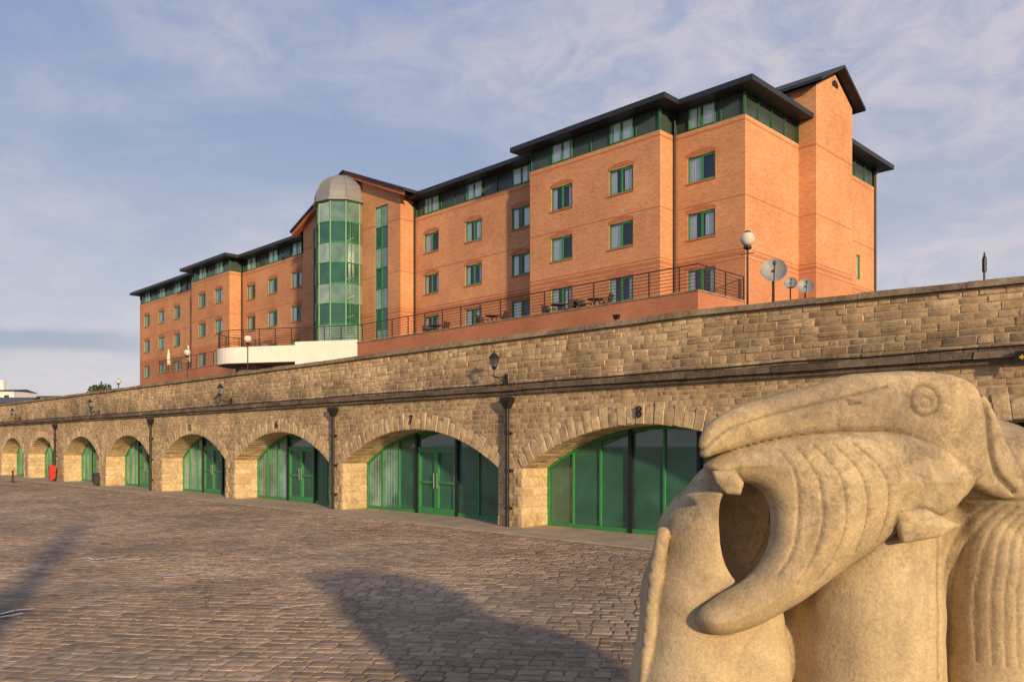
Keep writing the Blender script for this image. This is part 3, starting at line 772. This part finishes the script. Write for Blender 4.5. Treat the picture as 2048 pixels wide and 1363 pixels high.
# cream balcony: a taller straight run that steps down into a round end
DC = (-53.5, 28.0); DR = 2.75
PATH = [(-44.4,TY)] + [(-44.4+(-52.1+44.4)*t, TY+(25.63-TY)*t) for t in (.25,.5,.75)] + [(DC[0]+DR*math.cos(math.radians(a)), DC[1]+DR*math.sin(math.radians(a))) for a in range(-60,-216,-8)]
def offs_path(d):
    out = []
    for i, (x, y) in enumerate(PATH):
        (xa, ya), (xb, yb) = PATH[max(i-1,0)], PATH[min(i+1,len(PATH)-1)]
        t = Vector((xb-xa, yb-ya)).normalized(); out.append((x+t.y*d, y-t.x*d))
    return out
inn = offs_path(.22)
if (Vector(inn[10])-Vector(DC)).length > DR: inn = offs_path(-.22)
def balcony(i0, i1, z0, z1, name):
    b = MB()
    for i in range(i0, i1):
        (x0,y0),(x1,y1) = PATH[i], PATH[i+1]; (u0,v0),(u1,v1) = inn[i], inn[i+1]
        b.quad((x0,y0,z0),(x1,y1,z0),(x1,y1,z1),(x0,y0,z1)); b.quad((u0,v0,z0),(u1,v1,z0),(u1,v1,z1),(u0,v0,z1))
        b.quad((x0,y0,z1),(x1,y1,z1),(u1,v1,z1),(u0,v0,z1)); b.quad((x0,y0,z0),(x1,y1,z0),(u1,v1,z0),(u0,v0,z0))
    for i in (i0, i1):
        b.quad((*PATH[i],z0),(*inn[i],z0),(*inn[i],z1),(*PATH[i],z1))
    b.build(name, M['white'], ter, True, 40)
balcony(0, 2, 7.35, 9.02, 'balcony_wall')
balcony(2, len(PATH)-1, 7.72, 8.80, 'curved_balcony')
b = MB(); fl = [(x,y) for x, y in inn]+[(-55.4,32.9),(-44.4,32.9)]
b.poly([(x,y,8.70) for x, y in fl]); b.poly([(x,y,7.73) for x, y in fl]); b.box(-55.19,-44.41,30.3,32.9,B0,8.69); b.lathe([(1.5,4.1),(1.5,7.73)], (DC[0],DC[1],0), 24); b.build('balcony_floor', M['coping'], ter)
def resample(path, step):
    P = [Vector((*p, 0)) for p in path]; out = [P[0]]; acc = 0
    for i in range(len(P)-1):
        seg = P[i+1]-P[i]; l = seg.length; d = step-acc
        while d <= l:
            out.append(P[i]+seg*(d/l)); d += step
        acc = (acc+l) % step
    return out
def railing(path, z, label, step=1.6):
    t = thing('terrace_railing', label, 'railing', (path[0][0],path[0][1],z), world=True, group=None)
    r = MB()
    for i in range(6): r.tube([(x,y,z+.16+.155*i) for x, y in path], .014, 5)
    r.tube([(x,y,z+1.10) for x, y in path], .03, 6); r.build('rails', M['rail'], t)
    for q in resample(path, step):
        p = MB(); p.box(q.x-.025,q.x+.025,q.y-.025,q.y+.025,z-.08,z+1.08); p.build('post', M['rail'], t)
    return t
railing([(-18.97,34.1),(-18.97,TY+.05),(-44.3,TY+.05)], FZ+.05, 'long dark metal railing along the red brick terrace edge')
mid = [((a[0]+b_[0])/2, (a[1]+b_[1])/2) for a, b_ in zip(PATH, inn)]
railing(mid, 8.87, 'curved dark metal railing on the cream balcony', 1.2)
railing([(-55.8,TY+.05),(-76.9,TY+.05),(-76.9,33)], FZ+.05, 'dark metal railing of the left terrace beside the closed parasols')
def chair():
    t = thing('terrace_chair', 'dark rattan armchair on the brick terrace behind the railing', 'chair', group='rattan chairs on the terrace')
    s = MB(); s.box(-.25,.25,-.24,.24,.36,.42); s.build('seat', M['rattan'], t)
    s = MB(); s.poly([(-.25,.22,.42),(.25,.22,.42),(.26,.32,.86),(-.26,.32,.86)]); s.poly([(-.26,.35,.86),(.26,.35,.86),(.25,.25,.42),(-.25,.25,.42)]); s.poly([(-.26,.32,.86),(.26,.32,.86),(.26,.35,.86),(-.26,.35,.86)]); s.build('backrest', M['rattan'], t)
    for sx in (-1,1):
        a = MB(); a.box(sx*.27-.022,sx*.27+.022,-.24,.26,.60,.64); a.box(sx*.27-.02,sx*.27+.02,-.23,-.19,.42,.60); a.build('armrest', M['rattan'], t)
        for sy in (-1,1):
            l = MB(); l.box(sx*.22-.02,sx*.22+.02,sy*.21-.02,sy*.21+.02,0,.36); l.build('leg', M['rattan'], t)
    return t
def table():
    t = thing('terrace_table', 'round dark table among rattan chairs on the terrace', 'table', group='tables on the terrace')
    s = MB(); s.lathe([(.01,.74),(.4,.74),(.4,.70),(.01,.70)], n=20); s.build('tabletop', M['rattan'], t)
    s = MB(); s.lathe([(.04,.70),(.04,.05)], n=8); s.build('stem', M['rattan'], t)
    s = MB(); s.lathe([(.28,0),(.26,.05),(.03,.06)], n=16); s.build('base', M['rattan'], t)
    return t
c0 = t0 = None
for x, yy in ((-28.3,31.7),(-25.9,31.8),(-33.4,31.8),(-38.6,31.9)):
    if t0 is None: o = t0 = table()
    else: o = dup(t0)
    o.location = (x,yy,FZ-.02)
    for s in (-1,1):
        if c0 is None: cc = c0 = chair()
        else: cc = dup(c0)
        cc.location = (x+s*.72, yy+ru(-.15,.15), FZ-.02); cc.rotation_euler = (0,0,-s*math.pi/2+ru(-.4,.4))
def parasol(label):
    t = thing('closed_parasol', label, 'parasol', group='closed parasols')
    p = MB(); p.tube([(0,0,0),(0,0,2.35)], .025, 8); p.build('pole', M['rail'], t)
    c = MB(); c.lathe([(.05,.75),(.19,.8),(.17,1.2),(.12,1.8),(.05,2.25),(.01,2.3)], n=9); c.build('canopy', M['canvas'], t)
    b = MB(); b.lathe([(.3,0),(.3,.06),(.03,.08)], n=14); b.build('base', M['coping'], t)
    return t
o = parasol('pale closed parasol standing below the globe lamp on the left terrace'); o.location = (-71.6,30.8,FZ-.02); dup(o, label='pale closed parasol at the far left end of the terrace').location = (-75.9,30.8,FZ-.02)

# ------------------------------------------------------------------ lamps, dishes, small things
def globe_lamp():
    t = thing('globe_lamp', 'x', 'lamp')
    p = MB(); p.tube([(0,0,0),(0,0,.05),(0,0,.9),(0,0,.95),(0,0,3.25)], [.09,.07,.06,.03,.028], 10); p.build('post', M['black'], t, True, 40)
    c = MB(); c.lathe([(.03,3.2),(.11,3.24),(.10,3.30),(.05,3.32)], n=14); c.tube([(-.2,0,3.1),(.2,0,3.1)], .012, 6); c.build('collar', M['black'], t)
    g = MB(); n = 12; g.lathe([(.19*math.sin(math.pi*i/n)+.0005, 3.49-.19*math.cos(math.pi*i/n)) for i in range(n+1)], n=20); g.build('globe', M['globe'], t, True)
    f = MB(); f.lathe([(.09,3.65),(.07,3.70),(.01,3.72)], n=12); f.build('finial', M['black'], t)
    return t
g0 = None
for (x, y, z, lb) in ((-10.9,19.8,4.2,'tall globe lamp post beside the large satellite dish'),(-38.1,19.4,4.0,'globe lamp post in front of the cream curved balcony'),(-45.7,19.6,3.95,'globe lamp post in front of the left terrace railing'),(-71.4,24.8,4.0,'far globe lamp post left of the hotel near the small tree')):
    if g0 is None: o = g0 = globe_lamp()
    else: o = dup(g0)
    o.location = (x,y,z); o['label'] = lb; o['group'] = 'globe lamps on the viaduct deck'
def dish():
    t = thing('satellite_dish', 'x', 'satellite dish', group='satellite dishes')
    m = MB(); m.tube([(0,.12,-1.9),(0,.12,.02),(0,.03,.05)], .03, 8); m.build('mast', M['black'], t)
    b = MB(); n = 24; R = .28; rings = [(R*i/5, .12*(1-(i/5)**2)) for i in range(6)]; til = math.radians(22)
    for r, dpt in rings:
        for k in range(n):
            q = 2*math.pi*k/n; x, z_, y_ = r*math.cos(q), r*1.06*math.sin(q), dpt
            b.v.append((x, y_*math.cos(til)+z_*math.sin(til)-.06, z_*math.cos(til)-y_*math.sin(til)+.05))
    for i in range(5):
        for k in range(n):
            k2 = (k+1) % n; b.f.append((i*n+k, i*n+k2, (i+1)*n+k2, (i+1)*n+k))
    b.build('bowl', M['dish'], t, True)
    a = MB(); a.tube([(0,-.15,-.2),(0,-.42,.1)], .012, 6); a.lathe([(.03,.08),(.035,.12),(.03,.16)], (0,-.43,0), 8); a.build('feed_arm', M['black'], t)
    return t
d0 = dish(); d0.location = (-8.72,17.0,6.05); d0.rotation_euler = (0,0,math.radians(30)); d0['label'] = 'largest grey satellite dish on a mast beside the globe lamp'
for (px, py, r, Y, lb) in ((1581,568,13,17.4,'small pale satellite dish in the middle of the three dishes'),(1611,575,16,17.2,'small grey satellite dish at the right of the three dishes')):
    a = (px-1024)/1625; w = Y/(.7071*(a+1)); o = dup(d0, label=lb, loc=(.7071*(a-1)*w, Y, H+(889-py)/1625*w)); s = r*w/1625/.28; o.scale = (s,s,s)
d0.scale = (1.02,1.02,1.02)
t = thing('aerial_mast', 'thin black mast standing up behind the wall top at far right', 'mast', (-4.5,17.0,4.2))
p = MB(); p.tube([(0,0,0),(0,0,1.3)], .02, 8); p.build('pole', M['black'], t); p = MB(); p.lathe([(.01,1.22),(.04,1.24),(.04,1.48),(.02,1.53),(.012,1.60)], n=10); p.build('head', M['black'], t)
t = thing('floodlight', 'small black floodlight on the wall top below the terrace railing', 'floodlight', (-11.97,15.5,TOPZ+.115))
p = MB(); p.tube([(0,0,0),(0,0,.10)], .012, 6); p.box(-.08,.08,-.01,.01,.08,.10); p.build('bracket', M['black'], t); p = MB(); p.frustum((0,0), .05,.04,.08,.06,.095,.19); p.build('housing', M['black'], t)
t = thing('arrow_sign', 'small black sign with a yellow arrow at the right end of the ledge', 'sign', (-3.43,D-.24,3.62))
p = MB(); p.box(-.14,.14,-.02,.02,-.10,.10); p.build('board', M['black'], t); p = MB()
p.poly([(-.08,-.024,0),(-.02,-.024,-.045),(-.02,-.024,-.016),(.06,-.024,-.016),(.06,-.024,.016),(-.02,-.024,.016),(-.02,-.024,.045)]); p.build('arrow', M['yellow'], t)
def bin_(label, m, cat='bin'):
    t = thing('wheeled_bin', label, cat)
    b = MB(); b.frustum((0,0), .20,.22,.26,.30,.10,.92); b.build('body', m, t)
    l = MB(); l.frustum((0,-.01), .28,.33,.25,.27,.915,1.0); l.tube([(-.24,.34,.96),(.24,.34,.96)], .02, 6); l.build('lid', m, t)
    for s in (-1,1):
        w = MB(); w.tube([(s*.20-.03,.2,.10),(s*.20+.03,.2,.10)], .10, 14); w.build('wheel', M['black'], t)
    return t
o = bin_('red wheeled bin standing at the foot of the wall by the far arches', M['redplastic']); o.location = (-53.95,14.95,.012); o.scale = (.60,.60,.95)
o = bin_('small black wheeled bin beside the arch to the right of the red bin', M['greyplastic']); o.location = (-46.3,14.95,.012); o.scale = (.5,.5,.7)
t = thing('bollard', 'thin black bollard on the cobbles at the far left', 'bollard', (-53.6,12.8,-.01))
p = MB(); p.lathe([(.09,0),(.08,.12),(.05,.14),(.045,.62),(.06,.64),(.055,.70),(.01,.74)], n=12); p.build('shaft', M['black'], t)
t = thing('added_shadow_pillar', 'unseen stone pillar added out of frame to cast the shadow at far left', 'pillar', (-1.6,-1.3,0))  # unseen pillar, added only to throw the shadow streak on the left cobbles
p = MB(); p.lathe([(.42,0),(.42,.3),(.25,.36),(.23,3.0),(.26,4.2),(.17,5.2),(.06,5.9),(.01,6.0)], n=14); p.build('shaft', M['sculpt'], t, True, 40)

# ------------------------------------------------------------------ distance
def at(px, w): a = (px-1024)/1625; return (.7071*(a-1)*w, .7071*(a+1)*w)
def far_building(px0, px1, pt, pr, w, mw, label, chim=False):
    (xa, ya), (xb, yb) = at(px0, w), at(px1, w); cx, cy = (xa+xb)/2, (ya+yb)/2; hw = math.hypot(xb-xa, yb-ya)/2
    ht = H+(889-pt)/1625*w; rt = H+(889-pr)/1625*w
    t = thing('far_building', label, 'building', (cx,cy,0), math.radians(45))
    b = MB(); b.box(-hw,hw,0,8,0,ht); b.build('wall', mw, t)
    r = MB(); r.poly([(-hw-.3,-.4,ht),(hw+.3,-.4,ht),(hw+.3,4,rt),(-hw-.3,4,rt)]); r.poly([(-hw-.3,8.4,ht),(hw+.3,8.4,ht),(hw+.3,4,rt),(-hw-.3,4,rt)])
    for s in (-1,1): r.poly([(s*hw,0,ht+.01),(s*hw,8,ht+.01),(s*hw,4,rt-.1)])
    ro = r.build('roof', M['farslate'], t)
    if chim:
        c = MB(); c.box(-.4,.4,3.2,4.2,ht,rt+2.0); c.build('chimney', mw, ro)
    n = max(1, int(hw*2/2.6))
    for i in range(n):
        x = -hw+(i+.5)*2*hw/n; wn = MB(); wn.box(x-.5,x+.5,-.05,-.005,ht-2.2,ht-.8); wn.build('window', M['bandglass'], t)
far_building(-60, 28, 782, 776, 170, M['farwhite'], 'distant white building with a chimney beyond the left end of the wall', chim=True)
far_building(-40, 42, 806, 791, 120, M['farwall'], 'distant house with a slate roof just above the wall end')
far_building(48, 98, 795, 789, 180, M['farwhite'], 'distant long pale building right of the slate roofed house')
def tree(px, pyt, w, label):
    x, y = at(px, w); top = H+(889-pyt)/1625*w; t = thing('small_tree', label, 'tree', (x,y,4.2)); hh = top-4.2
    k = MB(); k.tube([(0,0,0),(.1,0,hh*.5),(0,.1,hh*.8)], [.18,.12,.04], 7)
    for i in range(5):
        a = i*1.3; k.tube([(.05,0,hh*.5),(math.cos(a)*.8,math.sin(a)*.8,hh*.72)], [.07,.02], 5)
    k.build('trunk', M['bark'], t)
    c = MB()
    for i in range(900):
        q = Vector((random.gauss(0,1),random.gauss(0,1),random.gauss(0,.7))).normalized()*ru(.3,1)**.6
        p = Vector((q.x*1.5*(1+.3*math.sin(q.z*7+q.x*5)), q.y*1.5, hh*.72+q.z*hh*.28)); s = ru(.07,.16)
        u = Vector((random.gauss(0,1),random.gauss(0,1),random.gauss(0,1))).normalized()*s; v = u.orthogonal().normalized()*s*.7
        c.quad(p-u-v, p+u-v, p+u+v, p-u+v)
    c.build('crown', M['leaf'], t)
tree(202, 764, 95, 'small distant tree peeping over the wall left of the hotel')

# ------------------------------------------------------------------ carved stone sculpture (signed distance field meshed with surface nets)
def sculpture():
    vox = .0085
    R = np.arange(.50, 2.88, vox, dtype=np.float32); F = np.arange(3.42, 4.78, vox, dtype=np.float32); ZZ = np.arange(-.04, 2.66, vox, dtype=np.float32)
    Df = np.full((len(R), len(F), len(ZZ)), .2, np.float32)
    def P(px, py, w): return np.array([(px-1024)*w/1625, w, H+(889-py)*w/1625], np.float32)
    def sl(lo, hi):
        out = []
        for A, a, b in ((R,lo[0],hi[0]),(F,lo[1],hi[1]),(ZZ,lo[2],hi[2])):
            i0 = max(int((a-A[0])/vox), 0); i1 = min(int((b-A[0])/vox)+2, len(A)); out.append(slice(i0, max(i1, i0)))
        return tuple(out)
    def smin(a, b, k):
        h = np.clip(.5+.5*(b-a)/k, 0, 1); return b+(a-b)*h-k*h*(1-h)
    def cone(a, ra, b, rb, k, sub=False, fy=1.0):
        m = max(ra, rb)*max(1, fy)+.16; lo = np.minimum(a,b)-m; hi = np.maximum(a,b)+m; s = sl(lo, hi)
        x = R[s[0]][:,None,None]-a[0]; y = (F[s[1]][None,:,None]-a[1])/fy; z = ZZ[s[2]][None,None,:]-a[2]
        if x.size == 0 or y.size == 0 or z.size == 0: return
        d = b-a; d = np.array([d[0], d[1]/fy, d[2]], np.float32); dd = np.float32((d*d).sum()+1e-9)
        t = np.clip((x*d[0]+y*d[1]+z*d[2])/dd, 0, 1)
        q = np.sqrt((x-t*d[0])**2+(y-t*d[1])**2+(z-t*d[2])**2)-(np.float32(ra)+np.float32(rb-ra)*t)
        if sub: Df[s] = -smin(-Df[s], q, k)
        else: Df[s] = smin(Df[s], q, k)
    def chain(pts, k=.035, fy=1.0, sub=False):
        Q = [(P(px,py,w), r*w/1625) for px, py, r, w in pts]
        for i in range(len(Q)-1): cone(Q[i][0], Q[i][1], Q[i+1][0], Q[i+1][1], k, sub, fy)
    WR = 3.70
    PX = (1024+R*1625/WR)[:,None]; PY = (889-(ZZ-H)*1625/WR)[None,:]; MPX = WR/1625
    def sm(pts, closed=False, nseg=6):
        out = []; n = len(pts)
        for i in range(n if closed else n-1):
            g = (lambda j: pts[j % n]) if closed else (lambda j: pts[min(max(j,0),n-1)])
            p0, p1, p2, p3 = g(i-1), g(i), g(i+1), g(i+2)
            for k in range(nseg):
                t = k/nseg; out.append(tuple(.5*((2*p1[j])+(-p0[j]+p2[j])*t+(2*p0[j]-5*p1[j]+4*p2[j]-p3[j])*t*t+(-p0[j]+3*p1[j]-3*p2[j]+p3[j])*t**3) for j in (0,1)))
        return out if closed else out+[pts[-1]]
    def polysdf(pts):
        dm = np.full((len(R),len(ZZ)), 1e12, np.float32); ins = np.zeros(dm.shape, bool); n = len(pts)
        for i in range(n):
            ax, ay = pts[i]; bx, by = pts[(i+1) % n]; dx, dy = bx-ax, by-ay
            t = np.clip(((PX-ax)*dx+(PY-ay)*dy)/(dx*dx+dy*dy+1e-9), 0, 1)
            dm = np.minimum(dm, (PX-ax-t*dx)**2+(PY-ay-t*dy)**2)
            if abs(dy) > 1e-6:
                c1 = (PY >= min(ay,by)) & (PY < max(ay,by)); xi = ax+(PY-ay)*dx/dy
                ins ^= c1 & (PX < xi)
        d = np.sqrt(dm)*MPX; return np.where(ins, -d, d).astype(np.float32)
    def slab(pts, f0, thick, r, bulge, bw, k, smooth=True, lean=0.0, taper=.32):
        d2 = polysdf(sm(pts, True) if smooth else pts)
        ff = f0 - bulge*np.sqrt(np.clip(-d2/bw, 0, 1)) + lean*(PX-1400)/600
        ff = ff.astype(np.float32)
        i = np.where((d2 < .16).any(1))[0]; j = np.where((d2 < .16).any(0))[0]
        a, b, c, d = i[0], i[-1]+1, j[0], j[-1]+1
        ffs = ff[a:b, None, c:d]
        d3 = d2[a:b, None, c:d] + taper*np.maximum(F[None,:,None]-ffs-r*.6, 0)     # narrows towards the back
        dz = np.abs(F[None,:,None]-ffs-thick/2)-thick/2
        A = d3+r; B = dz+r
        q = np.minimum(np.maximum(A,B),0)+np.sqrt(np.maximum(A,0)**2+np.maximum(B,0)**2)-r
        Df[a:b,:,c:d] = smin(Df[a:b,:,c:d], q.astype(np.float32), k)
    # body columns down to the ground
    chain([(1458,1004,84,4.22),(1430,1075,108,4.2),(1407,1190,119,4.18),(1389,1363,124,4.16),(1385,1790,140,4.15)], .05, 1.15)
    chain([(1735,1090,130,4.14),(1730,1220,138,4.12),(1728,1363,142,4.10),(1725,1790,150,4.10)], .02, 1.15)
    chain([(1985,1040,80,4.06),(1998,1140,96,4.02),(2006,1363,110,4.0),(2010,1790,120,4.0)], .015, 1.1)
    chain([(1500,1010,70,4.32),(1750,990,115,4.3),(1960,990,100,4.28)], .06)
    chain([(1880,1060,100,4.24),(1888,1300,95,4.26),(1890,1790,110,4.28)], .04)
    chain([(1480,1300,110,4.36),(1990,1300,110,4.36)], .08); chain([(1450,1750,140,4.36),(2000,1750,140,4.36)], .08)
    # deep hollow, opened before the fold is laid over it
    Q = P(1512,1064,3.84); s = sl(Q-.75, Q+.75)
    e = np.sqrt(((R[s[0]][:,None,None]-Q[0])/.160)**2+((F[s[1]][None,:,None]-Q[1])/.42)**2+((ZZ[s[2]][None,None,:]-Q[2])/.28)**2)
    Df[s] = -smin(-Df[s], ((e-1)*.155).astype(np.float32), .02)
    chain([(1504,1240,62,4.1),(1484,1320,94,4.06),(1478,1790,110,4.06)], .015)
    # neck and mass that tie the head to the body
    chain([(1880,900,92,4.12),(1980,940,95,4.08),(2040,1010,95,4.06)], .05, 1.2)
    chain([(1480,905,26,3.92),(1620,890,40,3.92),(1800,890,55,3.95),(1950,940,70,4.0)], .03)
    # broad fold below the beak, curling down to a thick blunt lip
    slab([(1414,932),(1450,905),(1500,884),(1620,858),(1740,850),(1840,856),(1925,890),(1985,950),(1955,1010),(1900,1048),(1845,1072),(1800,1088),(1748,1122),(1694,1160),(1634,1204),(1574,1240),(1518,1266),(1466,1280),(1424,1276),(1402,1254),(1406,1226),(1440,1198),(1492,1168),(1528,1136),(1548,1096),(1555,1050),(1548,1008),(1524,978),(1480,965),(1440,962)], 3.77, .46, .07, .17, .26, .010, lean=.06)
    slab([(1422,940),(1470,936),(1490,965),(1482,990),(1452,988),(1430,966)], 3.70, .20, .014, .02, .05, .006, smooth=False)
    # pointed fin
    slab([(1785,1004),(1850,1012),(1927,1050),(1882,1074),(1800,1088)], 3.70, .26, .016, .05, .10, .006, smooth=False)
    # head, long blunt beak and the collar at its back as one flat faced carved block
    slab([(1408,916),(1401,885),(1414,853),(1447,826),(1500,803),(1560,785),(1620,770),(1700,747),(1780,738),(1880,738),(1945,750),(1992,779),(2022,830),(2046,890),(2078,950),(2086,1000),(2030,1000),(1975,978),(1920,938),(1870,898),(1815,870),(1750,863),(1690,864),(1620,869),(1560,878),(1500,891),(1445,908)], 3.72, .56, .042, .055, .22, .006, lean=.07, taper=.24)
    # ridged strip down the left edge
    chain([(1326,1066,14,4.03),(1312,1150,16,4.0),(1300,1260,15,4.0),(1288,1400,13,4.0)], .012)
    G = np.zeros((len(R), len(ZZ)), np.float32)
    def line(pts, depth, sig):
        dm = np.full(G.shape, 1e12, np.float32)
        for i in range(len(pts)-1):
            ax, ay = pts[i]; bx, by = pts[i+1]; dx, dy = bx-ax, by-ay
            t = np.clip(((PX-ax)*dx+(PY-ay)*dy)/(dx*dx+dy*dy+1e-9), 0, 1)
            dm = np.minimum(dm, (PX-ax-t*dx)**2+(PY-ay-t*dy)**2)
        np.maximum(G, depth*np.exp(-dm/sig**2), out=G)
    line(sm([(1406,900),(1450,862),(1500,842),(1560,824),(1620,810),(1700,792),(1780,772)]), .012, 4.2)
    dm = np.abs(np.sqrt((PX-1857)**2+((PY-800)*.95)**2)-29); np.maximum(G, .013*np.exp(-(dm/4)**2), out=G)
    dm = np.abs(np.sqrt((PX-1859)**2+(PY-802)**2)-11); np.maximum(G, .009*np.exp(-(dm/4)**2), out=G)
    line([(1698,798),(1704,808),(1722,805)], .016, 4.5)
    line(sm([(1982,772),(1992,830),(1996,900),(2012,950),(2050,985)]), .026, 6)
    for pts in ([(1560,900),(1588,955),(1596,1030),(1585,1100),(1556,1150)], [(1594,895),(1628,955),(1638,1040),(1620,1110),(1590,1165)], [(1630,890),(1670,950),(1682,1040),(1665,1110),(1636,1160)], [(1668,886),(1712,945),(1726,1035),(1712,1105)], [(1708,884),(1756,940),(1770,1020),(1762,1085)]): line(sm(pts), .009, 3.4)
    line([(1800,1022),(1850,1014),(1915,1042)], .010, 4)
    line(sm([(1950,1000),(1915,1100),(1900,1220),(1895,1363)]), .014, 6)
    for k in range(7):
        o_ = 19*k; line(sm([(2030+o_,1010+4*k),(1984+o_,1080),(1958+o_,1180),(1952+o_,1340)]), .005, 3.2)
    for k in range(8): line([(1290,1090+32*k),(1326-3*k,1096+32*k)], .010, 4)
    nf = int((4.14-F[0])/vox); Df[:, :nf, :] += G[:, None, :]
    x, y, z = R[:,None,None], F[None,:,None], ZZ[None,None,:]
    Df += (.0018*np.sin(21*x+9*z)*np.sin(17*z-6*y)).astype(np.float32)
    for a in range(3):
        for i in (0,-1):
            s = [slice(None)]*3; s[a] = i; Df[tuple(s)] = np.maximum(Df[tuple(s)], .005)
    sg = Df < 0
    c = np.zeros(tuple(n-1 for n in Df.shape), np.int8)
    offs = [(i,j,k) for i in (0,1) for j in (0,1) for k in (0,1)]
    for i,j,k in offs: c += sg[i:i+c.shape[0], j:j+c.shape[1], k:k+c.shape[2]]
    idx = np.argwhere((c > 0) & (c < 8)); vid = np.full(c.shape, -1, np.int32); vid[idx[:,0],idx[:,1],idx[:,2]] = np.arange(len(idx))
    acc = np.zeros((len(idx),3)); cnt = np.zeros(len(idx))
    for o1 in offs:
        for ax in range(3):
            if o1[ax] == 1: continue
            o2 = list(o1); o2[ax] = 1
            d0_ = Df[idx[:,0]+o1[0], idx[:,1]+o1[1], idx[:,2]+o1[2]]; d1_ = Df[idx[:,0]+o2[0], idx[:,1]+o2[1], idx[:,2]+o2[2]]
            m = (d0_ < 0) != (d1_ < 0); t = np.where(m, d0_/np.where(m, d0_-d1_, 1), 0)
            p = np.tile(np.array(o1, float), (len(idx),1)); p[:,ax] += t
            acc[m] += p[m]; cnt[m] += 1
    V = (idx+acc/cnt[:,None])*vox+np.array([R[0],F[0],ZZ[0]])
    quads = []
    for ax, b_, c_ in ((0,1,2),(1,2,0),(2,0,1)):
        n = Df.shape[ax]
        s0 = [slice(None)]*3; s1 = [slice(None)]*3; s0[ax] = slice(0,n-1); s1[ax] = slice(1,n)
        ch = np.argwhere(sg[tuple(s0)] != sg[tuple(s1)])
        ok = (ch[:,b_] > 0) & (ch[:,c_] > 0) & (ch[:,b_] < Df.shape[b_]-1) & (ch[:,c_] < Df.shape[c_]-1); ch = ch[ok]
        eb = np.zeros(3,int); eb[b_] = 1; ec = np.zeros(3,int); ec[c_] = 1
        q = [ch, ch-eb, ch-eb-ec, ch-ec]; ids = np.stack([vid[k[:,0],k[:,1],k[:,2]] for k in q], 1)
        ins = sg[ch[:,0],ch[:,1],ch[:,2]]
        ids[~ins] = ids[~ins][:, ::-1]; quads.append(ids)
    Qd = np.concatenate(quads); Qd = Qd[(Qd >= 0).all(1)]
    base = np.array([1.75,4.1,0]); V = V-base
    me = bpy.data.meshes.new('carved_sculpture'); me.vertices.add(len(V)); me.vertices.foreach_set('co', V.astype(np.float32).ravel())
    me.loops.add(len(Qd)*4); me.loops.foreach_set('vertex_index', Qd.astype(np.int32).ravel())
    me.polygons.add(len(Qd)); me.polygons.foreach_set('loop_start', np.arange(0,len(Qd)*4,4,dtype=np.int32)); me.polygons.foreach_set('loop_total', np.full(len(Qd),4,np.int32))
    me.update(calc_edges=True); me.validate(); me.polygons.foreach_set('use_smooth', [True]*len(me.polygons)); me.materials.append(M['sculpt'])
    o = bpy.data.objects.new('carved_sculpture', me); COL.objects.link(o)
    o.rotation_euler = (0,0,math.radians(45)); o.location = Matrix.Rotation(math.radians(45),4,'Z') @ Vector((1.75,4.1,0))
    tag(o, 'large weathered sandstone carving of a long beaked bird head over a curved fish body', 'sculpture')
    print('SCULPT', len(V), len(Qd))
sculpture()
